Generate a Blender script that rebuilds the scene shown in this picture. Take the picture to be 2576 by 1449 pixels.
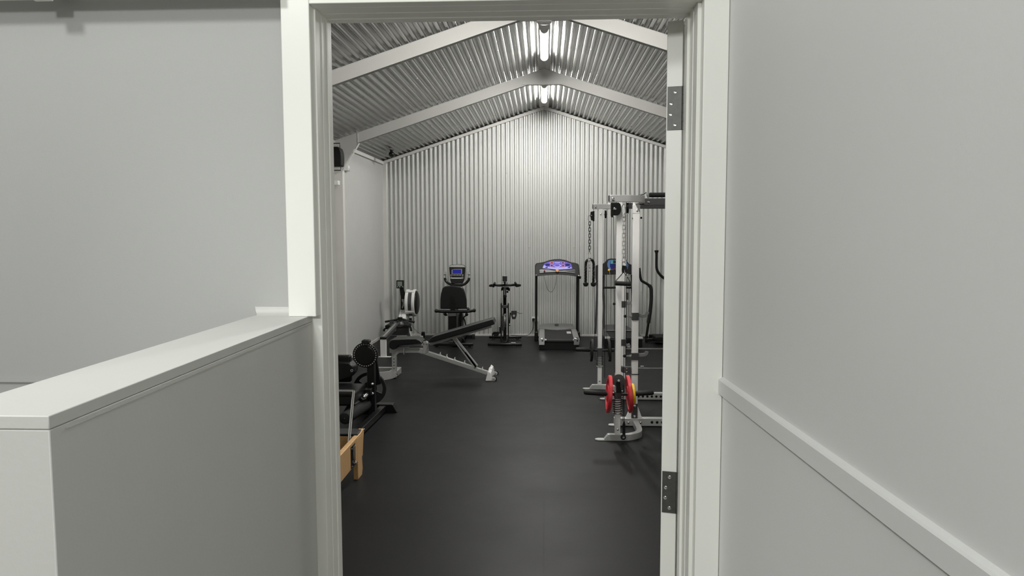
import bpy, bmesh, math, random
from math import sin, cos, pi, radians, sqrt
from mathutils import Vector as V, Matrix, Euler
random.seed(4)
for o in list(bpy.data.objects):
    bpy.data.objects.remove(o)
S = bpy.context.scene
COL = S.collection

# ------------------------------------------------------------------ camera
F, H = 1830.0, 1.8
cd = bpy.data.cameras.new('camera')
cam = bpy.data.objects.new('camera', cd)
COL.objects.link(cam)
R_ = Matrix.Rotation(radians(2.53), 3, 'Z') @ Matrix.Rotation(pi/2-radians(4.5), 3, 'X') @ Matrix.Rotation(radians(-0.15), 3, 'Z')
cam.matrix_world = Matrix.Translation((0, 0, H)) @ R_.to_4x4()
cd.sensor_width = 36.0
cd.lens = 36.0*F/2576.0
cd.clip_start = 0.02
S.camera = cam

def at(u, v, Y):
    """the point at depth Y that the photograph shows at (u, v)"""
    d = R_ @ V(((u-1288)/F, (724.5-v)/F, -1.0))
    return V((0, 0, H)) + d*(Y/d.y)
def gr(u, v, z=0.0):
    d = R_ @ V(((u-1288)/F, (724.5-v)/F, -1.0))
    return V((0, 0, H)) + d*((z-H)/d.z)
def ax(u, v, X):
    d = R_ @ V(((u-1288)/F, (724.5-v)/F, -1.0))
    return V((0, 0, H)) + d*(X/d.x)

# ------------------------------------------------------------------ world, lights, exposure
w = bpy.data.worlds.new('world')
S.world = w
w.use_nodes = True
w.node_tree.nodes['Background'].inputs[0].default_value = (0.8, 0.85, 1.0, 1)
w.node_tree.nodes['Background'].inputs[1].default_value = 0.0
vs = S.view_settings
vs.view_transform = 'Standard'
vs.look = 'None'
vs.exposure = 0.0
vs.gamma = 1.0
vs.use_curve_mapping = False
S.cycles.max_bounces = 10
S.cycles.diffuse_bounces = 6
S.cycles.sample_clamp_indirect = 6.0
S.cycles.caustics_reflective = False
S.cycles.caustics_refractive = False
TUBE = 185.0          # brightness of the gym batten tubes
def point(name, loc, power, radius):
    l = bpy.data.lights.new(name, 'POINT')
    l.energy, l.shadow_soft_size, l.color = power, radius, (0.985, 1.0, 0.965)
    o = bpy.data.objects.new(name, l)
    COL.objects.link(o)
    o.location = loc
    o['kind'] = 'helper'
    return o
point('hallway_rear_lamp', (-0.76, -3.0, 2.95), 262.0, 0.18)
point('hallway_lamp', (-1.55, -0.30, 3.37), 95.0, 0.16)
# unseen spot added to brighten the half wall cap alone
_sl = bpy.data.lights.new('cap_fill_spot', 'SPOT')
_sl.energy, _sl.shadow_soft_size, _sl.color = 124.0, 0.08, (0.985, 1.0, 0.965)
_sl.spot_size, _sl.spot_blend = radians(46), 1.0
_so = bpy.data.objects.new('cap_fill_spot', _sl)
COL.objects.link(_so)
_so.location = (-1.67, 0.85, 3.60)
_so.rotation_euler = (V((-0.72, 1.30, 1.57))-V(_so.location)).to_track_quat('-Z', 'Y').to_euler()
_so['kind'] = 'helper'

# ------------------------------------------------------------------ materials
MATS = {}
def mat(name, col, rough=0.5, metal=0.0, noise=0.06, nscale=30.0, bump=0.0, bscale=200.0, emit=None, strength=0.0, spec=0.5, coat=0.0):
    m = bpy.data.materials.new(name)
    m.use_nodes = True
    nt = m.node_tree
    b = nt.nodes['Principled BSDF']
    b.inputs['Roughness'].default_value = rough
    b.inputs['Metallic'].default_value = metal
    b.inputs['Specular IOR Level'].default_value = spec
    b.inputs['Coat Weight'].default_value = coat
    tc = nt.nodes.new('ShaderNodeTexCoord')
    n = nt.nodes.new('ShaderNodeTexNoise')
    n.inputs['Scale'].default_value = nscale
    n.inputs['Detail'].default_value = 4
    nt.links.new(tc.outputs['Object'], n.inputs['Vector'])
    mx = nt.nodes.new('ShaderNodeMix')
    mx.data_type = 'RGBA'
    mx.inputs[6].default_value = (*[c*(1-noise) for c in col], 1)
    mx.inputs[7].default_value = (*[min(1, c*(1+noise)) for c in col], 1)
    nt.links.new(n.outputs['Fac'], mx.inputs[0])
    nt.links.new(mx.outputs[2], b.inputs['Base Color'])
    if bump > 0:
        n2 = nt.nodes.new('ShaderNodeTexNoise')
        n2.inputs['Scale'].default_value = bscale
        n2.inputs['Detail'].default_value = 3
        nt.links.new(tc.outputs['Object'], n2.inputs['Vector'])
        bp = nt.nodes.new('ShaderNodeBump')
        bp.inputs['Strength'].default_value = bump
        bp.inputs['Distance'].default_value = 0.002
        nt.links.new(n2.outputs['Fac'], bp.inputs['Height'])
        nt.links.new(bp.outputs['Normal'], b.inputs['Normal'])
    if emit:
        b.inputs['Emission Color'].default_value = (*emit, 1)
        b.inputs['Emission Strength'].default_value = strength
    MATS[name] = m
    return m
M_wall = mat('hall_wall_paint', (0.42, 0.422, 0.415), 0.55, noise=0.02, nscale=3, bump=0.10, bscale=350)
M_wallr = mat('hall_wall_paint_lightened', (0.70, 0.702, 0.695), 0.55, noise=0.02, nscale=3, bump=0.10, bscale=350)  # same hall paint made lighter, standing in for more light on this side
M_trim = mat('white_gloss_trim', (0.81, 0.81, 0.77), 0.35, noise=0.02, nscale=8, bump=0.03, bscale=60)
M_cap = mat('half_wall_paint', (0.51, 0.51, 0.49), 0.5, noise=0.02, nscale=6, bump=0.12, bscale=120)
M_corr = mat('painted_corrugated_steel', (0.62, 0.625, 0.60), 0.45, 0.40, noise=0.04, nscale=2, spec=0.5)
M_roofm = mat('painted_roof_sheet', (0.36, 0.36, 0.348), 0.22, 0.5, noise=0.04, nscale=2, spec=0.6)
M_frame = mat('painted_steel_frame', (0.66, 0.65, 0.615), 0.42, noise=0.05, nscale=5)
M_panel = mat('ribbed_wall_panel', (0.54, 0.54, 0.52), 0.55, noise=0.03, nscale=3)
M_gfront = mat('gym_front_reflector_white', (0.8, 0.8, 0.78), 0.5, noise=0.02)  # white for the unseen reflector lining, raises fill in the gym
M_ceil = mat('hall_ceiling_paint', (0.35, 0.35, 0.34), 0.7)
M_far = mat('hall_far_wall_paint', (0.16, 0.155, 0.15), 0.6)
M_hfloor = mat('hall_floor', (0.10, 0.09, 0.08), 0.6)
M_hinge = mat('brushed_hinge_steel', (0.075, 0.075, 0.07), 0.42, 0.3, noise=0.35, nscale=60)
M_chrome = mat('chrome', (0.85, 0.85, 0.84), 0.14, 1.0, noise=0.02)
M_silver = mat('silver_paint', (0.94, 0.93, 0.90), 0.28, 0.10, noise=0.05, nscale=14)
M_silver2 = mat('grey_silver_paint', (0.50, 0.50, 0.485), 0.36, 0.35, noise=0.05, nscale=14)
M_black = mat('black_steel', (0.006, 0.006, 0.006), 0.36, 0.0, noise=0.2, spec=0.32)
M_plastic = mat('black_plastic', (0.008, 0.008, 0.008), 0.55, noise=0.2, spec=0.2)
M_rubber = mat('black_rubber', (0.012, 0.012, 0.012), 0.6, noise=0.2, spec=0.3)
M_vinyl = mat('black_vinyl', (0.009, 0.009, 0.0095), 0.36, spec=0.4, noise=0.15, bump=0.1, bscale=150)
M_dgrey = mat('charcoal_paint', (0.055, 0.055, 0.055), 0.42, noise=0.1)
M_mgrey = mat('mid_grey_plastic', (0.22, 0.22, 0.215), 0.35, noise=0.06)
M_lgrey = mat('light_grey_plastic', (0.5, 0.5, 0.48), 0.4, noise=0.04)
M_white = mat('white_plastic', (0.75, 0.75, 0.72), 0.4, noise=0.03)
M_red = mat('red_rubber', (0.62, 0.035, 0.045), 0.38, noise=0.08)
M_yellow = mat('yellow_rubber', (0.85, 0.55, 0.02), 0.4, noise=0.06)
M_foam = mat('black_foam', (0.014, 0.014, 0.014), 0.75, spec=0.25, noise=0.15, bump=0.2, bscale=300)
M_lcd = mat('green_grey_lcd', (0.16, 0.20, 0.16), 0.25, noise=0.03)
M_blue = mat('lit_blue_screen', (0.01, 0.01, 0.08), 0.2, noise=0.05, emit=(0.01, 0.012, 0.16), strength=1.0)
M_violet = mat('violet_printed_panel', (0.12, 0.09, 0.50), 0.6, noise=0.35, nscale=14, spec=0.15)
M_lilac = mat('pale_lilac_print', (0.40, 0.38, 0.76), 0.6, noise=0.2, nscale=30, spec=0.15)
M_pink = mat('pink_printed_frame', (0.6, 0.33, 0.42), 0.6, spec=0.1)
M_dred = mat('dark_red_window', (0.2, 0.015, 0.025), 0.6, spec=0.1)
M_navy = mat('dark_blue_print', (0.015, 0.015, 0.12), 0.6, spec=0.1)
M_teal = mat('teal_screen', (0.06, 0.20, 0.20), 0.2, noise=0.2, emit=(0.03, 0.14, 0.13), strength=0.5)
M_steelblue = mat('steel_blue_panel', (0.09, 0.17, 0.34), 0.25, noise=0.15)
M_orange = mat('copper_button', (0.7, 0.33, 0.15), 0.3)
M_tube3 = mat('lit_bright_tube_diffuser', (0.9, 0.9, 0.9), 0.5, emit=(1.0, 0.985, 0.955), strength=TUBE*1.4)
M_tube2 = mat('lit_end_tube_diffuser', (0.9, 0.9, 0.9), 0.5, emit=(1.0, 0.985, 0.955), strength=TUBE*1.4)
M_tube = mat('lit_tube_diffuser', (0.9, 0.9, 0.9), 0.5, emit=(1.0, 0.985, 0.955), strength=TUBE)

def wood(name, c1, c2, scale=(30, 30, 1.5)):
    m = mat(name, c1, 0.38)
    nt = m.node_tree
    b = nt.nodes['Principled BSDF']
    tc = nt.nodes.new('ShaderNodeTexCoord')
    mp = nt.nodes.new('ShaderNodeMapping')
    mp.inputs['Scale'].default_value = scale
    n = nt.nodes.new('ShaderNodeTexNoise')
    n.inputs['Scale'].default_value = 2.0
    n.inputs['Detail'].default_value = 6
    n.inputs['Distortion'].default_value = 0.6
    cr = nt.nodes.new('ShaderNodeValToRGB')
    cr.color_ramp.elements[0].color = (*c1, 1)
    cr.color_ramp.elements[1].color = (*c2, 1)
    cr.color_ramp.elements[0].position = 0.35
    cr.color_ramp.elements[1].position = 0.7
    nt.links.new(tc.outputs['Object'], mp.inputs[0])
    nt.links.new(mp.outputs[0], n.inputs['Vector'])
    nt.links.new(n.outputs['Fac'], cr.inputs[0])
    nt.links.new(cr.outputs[0], b.inputs['Base Color'])
    return m
M_wood = wood('maple_wood', (0.55, 0.32, 0.13), (0.68, 0.43, 0.20))

def floor_mat():
    m = bpy.data.materials.new('black_rubber_gym_mats')
    m.use_nodes = True
    nt = m.node_tree
    b = nt.nodes['Principled BSDF']
    tc = nt.nodes.new('ShaderNodeTexCoord')
    # large soft scuffs + fine speckle
    n1 = nt.nodes.new('ShaderNodeTexNoise'); n1.inputs['Scale'].default_value = 1.6; n1.inputs['Detail'].default_value = 7; n1.inputs['Roughness'].default_value = 0.62
    n2 = nt.nodes.new('ShaderNodeTexNoise'); n2.inputs['Scale'].default_value = 160; n2.inputs['Detail'].default_value = 2
    nt.links.new(tc.outputs['Object'], n1.inputs['Vector']); nt.links.new(tc.outputs['Object'], n2.inputs['Vector'])
    cr = nt.nodes.new('ShaderNodeValToRGB')
    cr.color_ramp.elements[0].color = (0.0044, 0.0045, 0.0047, 1); cr.color_ramp.elements[0].position = 0.35
    cr.color_ramp.elements[1].color = (0.0078, 0.0080, 0.0083, 1); cr.color_ramp.elements[1].position = 0.75
    nt.links.new(n1.outputs['Fac'], cr.inputs[0])
    nt.links.new(cr.outputs[0], b.inputs['Base Color'])
    mr = nt.nodes.new('ShaderNodeMapRange')
    mr.inputs['To Min'].default_value = 0.38; mr.inputs['To Max'].default_value = 0.58
    nt.links.new(n1.outputs['Fac'], mr.inputs['Value'])
    nt.links.new(mr.outputs[0], b.inputs['Roughness'])
    b.inputs['Specular IOR Level'].default_value = 0.18
    # mat seams: 1.2 x 1.8 m brick bond
    br = nt.nodes.new('ShaderNodeTexBrick')
    br.inputs['Scale'].default_value = 1.0
    br.inputs['Mortar Size'].default_value = 0.0035
    br.inputs['Brick Width'].default_value = 1.83
    br.inputs['Row Height'].default_value = 1.22
    br.inputs['Color1'].default_value = (1, 1, 1, 1); br.inputs['Color2'].default_value = (1, 1, 1, 1); br.inputs['Mortar'].default_value = (0, 0, 0, 1)
    nt.links.new(tc.outputs['Object'], br.inputs['Vector'])
    mm = nt.nodes.new('ShaderNodeMath'); mm.operation = 'MULTIPLY_ADD'
    mm.inputs[1].default_value = 0.12
    nt.links.new(n2.outputs['Fac'], mm.inputs[0]); nt.links.new(br.outputs['Color'], mm.inputs[2])
    bp = nt.nodes.new('ShaderNodeBump'); bp.inputs['Strength'].default_value = 0.35; bp.inputs['Distance'].default_value = 0.003
    nt.links.new(mm.outputs[0], bp.inputs['Height'])
    nt.links.new(bp.outputs['Normal'], b.inputs['Normal'])
    return m
M_floor = floor_mat()

# ------------------------------------------------------------------ mesh builder
class MB:
    def __init__(s):
        s.bm = bmesh.new()
    def face(s, vs):
        try:
            return s.bm.faces.new(vs)
        except ValueError:
            return None
    def box(s, a, b, rot=None, c=None):
        """axis box between corners a and b, optionally turned by matrix rot about c"""
        a, b = V(a), V(b)
        vs = []
        for x in (0, 1):
            for y in (0, 1):
                for z in (0, 1):
                    p = V(((a, b)[x].x, (a, b)[y].y, (a, b)[z].z))
                    if rot is not None:
                        cc = V(c) if c is not None else (a+b)/2
                        p = cc + rot @ (p-cc)
                    vs.append(s.bm.verts.new(p))
        for f in ((0, 1, 3, 2), (4, 6, 7, 5), (0, 4, 5, 1), (2, 3, 7, 6), (0, 2, 6, 4), (1, 5, 7, 3)):
            s.face([vs[i] for i in f])
        return s
    def bar(s, p0, p1, wd, ht, up=(0, 0, 1)):
        p0, p1 = V(p0), V(p1)
        d = (p1-p0).normalized()
        side = d.cross(V(up))
        if side.length < 1e-4:
            side = d.cross(V((0, 1, 0)))
        side.normalize()
        u = side.cross(d).normalized()
        vs = []
        for p in (p0, p1):
            for a, b in ((-1, -1), (1, -1), (1, 1), (-1, 1)):
                vs.append(s.bm.verts.new(p + side*a*wd/2 + u*b*ht/2))
        for f in ((3, 2, 1, 0), (4, 5, 6, 7), (0, 1, 5, 4), (1, 2, 6, 5), (2, 3, 7, 6), (3, 0, 4, 7)):
            s.face([vs[i] for i in f])
        return s
    def prism(s, poly, ext):
        """polygon (3D points in a plane) pushed along ext"""
        ext = V(ext)
        a = [s.bm.verts.new(V(p)) for p in poly]
        b = [s.bm.verts.new(V(p)+ext) for p in poly]
        s.face(a[::-1]); s.face(b)
        n = len(a)
        for i in range(n):
            s.face([a[i], a[(i+1) % n], b[(i+1) % n], b[i]])
        return s
    def loft(s, rings, closed=True, caps=True):
        rr = [[s.bm.verts.new(V(p)) for p in r] for r in rings]
        n = len(rr[0])
        for k in range(len(rr)-1):
            for i in range(n if closed else n-1):
                s.face([rr[k][i], rr[k][(i+1) % n], rr[k+1][(i+1) % n], rr[k+1][i]])
        if caps and closed:
            s.face(rr[0][::-1]); s.face(rr[-1])
        return s
    def sweep(s, pts, sec, loop=False, up=None):
        """2D section swept along a path"""
        pts = [V(p) for p in pts]
        n = len(pts)
        T = []
        for i in range(n):
            if loop:
                t = pts[(i+1) % n]-pts[i-1]
            else:
                t = pts[min(i+1, n-1)]-pts[max(i-1, 0)]
            T.append(t.normalized())
        a = V(up) if up is not None else (V((0, 0, 1)) if abs(T[0].z) < 0.9 else V((0, 1, 0)))
        rings = []
        nrm = (a - T[0]*a.dot(T[0])).normalized()
        for i in range(n):
            if up is not None:
                q = V(up) - T[i]*V(up).dot(T[i])
                if q.length > 1e-4:
                    nrm = q.normalized()
            else:
                q = nrm - T[i]*nrm.dot(T[i])
                nrm = q.normalized()
            bi = T[i].cross(nrm)
            k = 1.0
            if 0 < i < n-1 and not loop:
                d0 = (pts[i]-pts[i-1]).normalized()
                k = 1.0/max(0.5, d0.dot(T[i]))
            rings.append([pts[i] + bi*x*(k if len(sec) == 4 else 1) + nrm*y for x, y in sec])
        if loop:
            rings.append(rings[0])
            rr = [[s.bm.verts.new(p) for p in r] for r in rings[:-1]]
            m = len(rr[0])
            for k2 in range(n):
                for i in range(m):
                    s.face([rr[k2][i], rr[k2][(i+1) % m], rr[(k2+1) % n][(i+1) % m], rr[(k2+1) % n][i]])
        else:
            s.loft(rings)
        return s
    def tube(s, pts, r, seg=10, loop=False, smooth=0):
        if smooth:
            pts = spline(pts, smooth, loop)
        return s.sweep(pts, [(r*cos(2*pi*i/seg), r*sin(2*pi*i/seg)) for i in range(seg)], loop)
    def cyl(s, p0, p1, r, r2=None, seg=20):
        p0, p1 = V(p0), V(p1)
        return s.lathe(p0, p1-p0, [(r, 0), (r if r2 is None else r2, (p1-p0).length)], seg)
    def lathe(s, c, axis, prof, seg=24):
        """prof: (radius, distance along axis)"""
        c, d = V(c), V(axis).normalized()
        a = d.orthogonal().normalized()
        b = d.cross(a)
        rings = [[c + d*t + (a*cos(2*pi*i/seg)+b*sin(2*pi*i/seg))*max(r, 1e-4) for i in range(seg)] for r, t in prof]
        return s.loft(rings)
    def ball(s, c, r, sc=(1, 1, 1), seg=16):
        c = V(c)
        rings = []
        for k in range(1, seg//2):
            th = pi*k/(seg//2)
            rings.append([c + V((r*sin(th)*cos(2*pi*i/seg)*sc[0], r*sin(th)*sin(2*pi*i/seg)*sc[1], -r*cos(th)*sc[2])) for i in range(seg)])
        return s.loft(rings)
    def ring(s, c, axis, R, r, seg=32, rs=8, a0=0.0, a1=2*pi):
        d = V(axis).normalized()
        a = d.orthogonal().normalized(); b = d.cross(a)
        full = abs(a1-a0-2*pi) < 1e-6
        n = seg
        pts = [V(c)+(a*cos(a0+(a1-a0)*i/(n if full else n-1))+b*sin(a0+(a1-a0)*i/(n if full else n-1)))*R for i in range(n)]
        return s.tube(pts, r, rs, loop=full)
    def build(s, name, m, parent=None, base=None, bevel=0.0, angle=35, flat=False, segs=2):
        bmesh.ops.recalc_face_normals(s.bm, faces=s.bm.faces[:])
        org = V(base) if base is not None else V((0, 0, 0))
        root = parent
        while root is not None and root.parent is not None:
            root = root.parent
        if root is not None:
            org = root.location.copy()
        bmesh.ops.translate(s.bm, verts=s.bm.verts[:], vec=-org)
        me = bpy.data.meshes.new(name)
        s.bm.to_mesh(me)
        s.bm.free()
        if not flat:
            for p in me.polygons:
                p.use_smooth = True
            me.set_sharp_from_angle(angle=radians(angle))
        me.materials.append(m)
        o = bpy.data.objects.new(name, me)
        COL.objects.link(o)
        if parent is not None:
            o.parent = parent
        else:
            o.location = org
        if bevel > 0:
            md = o.modifiers.new('bevel', 'BEVEL')
            md.width = bevel; md.segments = segs; md.limit_method = 'ANGLE'; md.angle_limit = radians(40)
            md.harden_normals = False
        return o

def spline(pts, k=6, loop=False):
    pts = [V(p) for p in pts]
    n = len(pts)
    out = []
    for i in range(n if loop else n-1):
        p1, p2 = pts[i], pts[(i+1) % n]
        p0 = pts[i-1] if (i > 0 or loop) else p1*2-p2
        p3 = pts[(i+2) % n] if (i < n-2 or loop) else p2*2-p1
        for j in range(k):
            t = j/k
            out.append(0.5*((2*p1)+(p2-p0)*t+(2*p0-5*p1+4*p2-p3)*t*t+(3*p1-p0-3*p2+p3)*t**3))
    if not loop:
        out.append(pts[-1])
    return out

def rrect(w_, h_, r, n=4):
    """rounded rectangle section, centred"""
    out = []
    for cx, cy, a0 in ((w_/2-r, h_/2-r, 0), (-w_/2+r, h_/2-r, pi/2), (-w_/2+r, -h_/2+r, pi), (w_/2-r, -h_/2+r, 3*pi/2)):
        for i in range(n+1):
            a = a0+pi/2*i/n
            out.append((cx+r*cos(a), cy+r*sin(a)))
    return out
def thing(name, label, cat, loc, group=None):
    o = bpy.data.objects.new(name, None)
    COL.objects.link(o)
    o.location = V(loc)
    o.empty_display_size = 0.1
    return tag(o, label, cat, group)
def tag(o, label, cat, group=None):
    o['label'] = label; o['category'] = cat
    if group: o['group'] = group
    return o
def st(o):
    o['kind'] = 'structure'
    return o
def lab(o, t):
    o['label'] = t
    return o

# ================================================================== THE SETTING
YA, YJ, YS, YS2, YG = 1.8725, 1.9125, 2.000, 2.035, 2.125
HALL_BACK = -4.5
RIDGE, SLOPE, XL, XR, YB = 3.876, 0.325, -2.745, 2.745, 12.38
ZG = 4.3
def roof_z(x): return RIDGE - SLOPE*abs(x)
# door opening
XJL = at(794.5, 60, YJ).x; XJR = at(1754.0, 60, YJ).x
ZJ = at(1260, 14.0, YJ).z
XAL0, XAL1 = at(704.5, 10, YA).x, at(777.2, 30, YA).x
XAR0, XAR1 = at(1771.8, 30, YA).x, at(1836.5, 5, YA).x
ZA = at(1260, 1.2, YA).z
# front wall with the doorway (hall side YJ, gym side YG)
b = MB()
b.box((-3.3, YJ, 0), (XJL-0.036, YG, ZG)); b.box((XJR+0.036, YJ, 0), (2.95, YG, ZG)); b.box((XJL-0.036, YJ, ZJ+0.036), (XJR+0.036, YG, ZG))
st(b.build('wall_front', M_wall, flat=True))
# gym floor and hall floor
b = MB(); b.box((-2.95, YG-0.02, -0.05), (2.95, 12.6, 0.0))
st(b.build('floor', M_floor, flat=True))
b = MB(); b.box((-3.3, HALL_BACK-0.1, -0.05), (0.95, YG-0.02, 0.0))
st(b.build('floor_hallway', M_hfloor, flat=True))
# hall right wall (runs slightly out towards the viewer)
KW = -0.0448
XW0 = at(1837.8, 5, YA).x + KW*(YJ-YA)
def xw(y): return XW0 + KW*(y-YJ)
b = MB()
b.prism([(xw(YJ), YJ, 0), (xw(HALL_BACK), HALL_BACK, 0), (0.95, HALL_BACK, 0), (0.95, YJ, 0)], (0, 0, 4.22))
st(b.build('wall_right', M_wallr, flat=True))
b = MB(); b.box((-3.4, HALL_BACK-0.1, 0), (-3.2, YJ, 4.22)); st(b.build('wall_left', M_far, flat=True))
b = MB(); b.box((-3.3, HALL_BACK-0.1, 0), (0.95, HALL_BACK, 4.22)); st(b.build('wall_rear', M_far, flat=True))
b = MB(); b.box((-3.3, HALL_BACK-0.1, 4.2), (0.95, YJ, 4.3)); st(b.build('ceiling_hallway', M_ceil, flat=True))
# unseen rail and bracket off the front wall, added to cast its soft top shadow
b = MB(); b.box((-3.2, 1.82, 2.389), (XAL0-0.002, 1.85, 2.46)); b.box((-1.272, 1.795, 2.376), (-1.228, 1.82, 2.46)); b.box((-1.272, 1.85, 2.42), (-1.228, YJ, 2.46)); b.box((-3.0, 1.85, 2.42), (-2.95, YJ, 2.46))
st(b.build('trim_1', M_trim, flat=True))

# dado rail on the right wall
p0, p1 = at(1807.3, 952.4, YA), at(1808.8, 989.6, YA)
th = xw(YA) - p0.x
b = MB()
sec = [(xw(YA)+0.004, p0.z+0.004), (xw(YA), p0.z+0.0045), (p0.x+0.003, p0.z+0.0005), (p0.x, p0.z-0.003), (p0.x, p1.z), (xw(YA)+0.004, p1.z)]
b.loft([[(x, YA, z) for x, z in sec], [(x+KW*(HALL_BACK-YA), HALL_BACK, z) for x, z in sec]])
st(b.build('trim_2', M_wallr, flat=True))
DADO_Z = p0.z
# slim dado strip on the front wall left of the half wall
p2, p3 = at(50, 953.5, YJ), at(50, 961.5, YJ)
b = MB(); b.box((-3.2, YJ-0.008, p3.z), (XJL-0.2, YJ, p2.z)); st(b.build('trim_3', M_wall, bevel=0.0015))

# half wall
c0 = at(786.0, 792.3, YJ); ZC = c0.z
KH = -0.016
XHR = c0.x; XHL = at(645, 793, YJ).x
YF = gr(107.7, 1046.5, ZC).y
def hw(y0, y1, z0, z1, dr=0.0, dl=0.0):
    f = lambda x, y: (x+KH*(y-YJ), y)
    return MB().prism([(*f(XHL-dl, y0), z0), (*f(XHR+dr, y0), z0), (*f(XHR+dr, y1), z0), (*f(XHL-dl, y1), z0)], (0, 0, z1-z0))
st(hw(YF+0.001, YJ, 0, ZC-0.0175, -0.0005).build('wall_half', M_cap, bevel=0.0018))
st(hw(YF, YJ, ZC-0.017, ZC).build('trim_4', M_cap, bevel=0.0014))
# fine bead along the hall face of the half wall under its cap
b = MB()
f = lambda y: XHR+KH*(y-YJ)
b.sweep([(f(YF+0.03), YF+0.03, ZC-0.0235), (f(YJ-0.02), YJ-0.02, ZC-0.0235)], [(-0.001, -0.001), (0.0012, -0.001), (0.0012, 0.001), (-0.001, 0.001)])
st(b.build('trim_5', M_cap))
# scotia moulding on the front wall above the half wall cap, mitred at its left end
b = MB()
pr = [(0, 0.022), (0.003, 0.022), (0.005, 0.016), (0.008, 0.010), (0.013, 0.006), (0.016, 0.005), (0.016, 0.0), (0, 0)]
XS = XHL
b.loft([[(XS-0.004+d*0.75, YJ-d, ZC+h) for d, h in pr], [(XAL0+0.002, YJ-d, ZC+h) for d, h in pr]])
st(b.build('trim_6', M_cap))

# architraves
b = MB(); b.box((XAL0, YA, ZC), (XAL1, YJ, 2.70)); st(b.build('trim_7', M_trim, bevel=0.002))
b = MB(); b.box((XAR0, YA, 0), (XAR1, YJ, 2.70)); st(b.build('trim_8', M_trim, bevel=0.002))
b = MB(); b.box((XAL1, YA, ZA), (XAR0, YJ, 2.70)); st(b.build('trim_9', M_trim, bevel=0.002))
# jambs, head and stops (door frame)
b = MB()
b.box((XJL-0.036, YJ-0.004, 0), (XJL, YS2, ZJ+0.036)); b.box((XJR, YJ-0.004, 0), (XJR+0.036, YS2, ZJ+0.036)); b.box((XJL, YJ-0.004, ZJ), (XJR, YS2, ZJ+0.036))
st(b.build('trim_10', M_trim, bevel=0.0015))
b = MB()
b.box((XJL-0.01, 1.957, 0), (XJL+0.0016, YS2-0.001, ZJ)); b.box((XJR-0.0016, 1.957, 0), (XJR+0.01, YS2-0.001, ZJ)); b.box((XJL, 1.957, ZJ-0.0016), (XJR, YS2-0.001, ZJ+0.01))
XSL = at(823.5, 60, YS).x; XSR = at(1729.0, 80, YS).x; ZS = at(1260, 43.5, YS).z
b.box((XJL, YS, 0), (XSL, YS2, ZS)); b.box((XSR, YS, 0), (XJR, YS2, ZS)); b.box((XJL, YS, ZS), (XJR, YS2, ZJ))
st(b.build('trim_11', M_trim, bevel=0.0012))
# rebate behind the stops, where the closed door would sit
b = MB()
b.box((XJL-0.036, YS2, 0), (XJL-0.031, YG+0.014, ZJ+0.036)); b.box((XJR+0.020, YS2, 0), (XJR+0.036, YG+0.014, ZJ+0.036)); b.box((XJL-0.036, YS2, ZJ+0.032), (XJR+0.036, YG+0.014, ZJ+0.038))
st(b.build('trim_22', M_trim, flat=True))

# door leaf, open past square on the right, seen on its hinge edge
PH = radians(14)
DR = Matrix.Rotation(-PH, 3, 'Z')
B = at(1717.8, 100, 2.115); A = at(1679.5, 100, 2.115)
ZD = at(1700, 50.5, 2.11).z
tk = (B.x-A.x)*1.0/cos(PH)
d1 = V((sin(PH), cos(PH), 0)); e1 = V((cos(PH), -sin(PH), 0))
Bc = V((B.x, 2.110, 0))
Ac = Bc - e1*tk
b = MB(); b.prism([Bc+V((0, 0, 0.012)), Bc+d1*0.90+V((0, 0, 0.012)), Ac+d1*0.90+V((0, 0, 0.012)), Ac+V((0, 0, 0.012))], (0, 0, ZD-0.012))
door = st(b.build('door_1', M_trim, base=(Bc.x, Bc.y, 0), bevel=0.0015))
def hinge(vt, vb):
    zt, zb_ = at(1700, vt, 2.112).z, at(1700, vb, 2.112).z
    n = -d1
    P = lambda s, z, k=0.0: Ac + e1*s + V((0, 0, z)) + n*k
    b = MB()
    b.prism([P(0.003, zb_), P(tk-0.001, zb_), P(tk-0.001, zt), P(0.003, zt)], n*0.0022)
    h = b.build('hinge', M_hinge, door, bevel=0.0004)
    b = MB()
    for k in range(5):
        z0 = zb_+(zt-zb_)*k/5; z1 = zb_+(zt-zb_)*(k+1)/5-0.0008
        b.cyl(P(tk+0.0035, z0, 0.001), P(tk+0.0035, z1, 0.001), 0.0046, seg=12)
    b.build('knuckle', M_hinge, h)
    for s, t in ((0.55, 0.865), (0.30, 0.605), (0.28, 0.36), (0.56, 0.12)):
        c = P(tk*s, zb_+(zt-zb_)*t, 0.0022)
        b = MB()
        b.lathe(c, n, [(0.0052, -0.001), (0.0052, 0.0006), (0.0040, 0.0011), (0.0022, 0.0006), (0.0001, 0.0004)], 16)
        b.build('screw', M_chrome, h)
hinge(217, 327); hinge(1187, 1291)

# ------------------------------------------------------------------ gym shell
b = MB(); b.box((XL-0.12, YG, 0), (XL, 12.6, roof_z(XL)+0.02)); st(b.build('wall_gym_left', M_panel, flat=True))
# fine beading of the left panel wall: shallow ribs
b = MB()
y = 9.60
while y < YB-0.02:
    b.box((XL-0.002, y, 0.05), (XL+0.0022, y+0.030, 2.94)); y += 0.036
b.box((XL-0.002, 2.3, 0.05), (XL+0.0022, 9.4, 2.94))
st(b.build('wall_gym_left_panel', M_panel, flat=True))
b = MB(); b.box((XL, YG, 0), (XJL-0.036, YG+0.012, 3.9)); b.box((XJR+0.036, YG, 0), (XR, YG+0.012, 3.9)); b.box((XJL-0.036, YG, ZJ+0.036), (XJR+0.036, YG+0.012, 3.9))
st(b.build('gym_front_reflector', M_gfront, flat=True))  # unseen lining added to throw light back onto the rack fronts
b = MB(); b.box((XR, YG, 0), (XR+0.12, 12.6, roof_z(XR)+0.02)); st(b.build('wall_gym_right', M_panel, flat=True))
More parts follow.
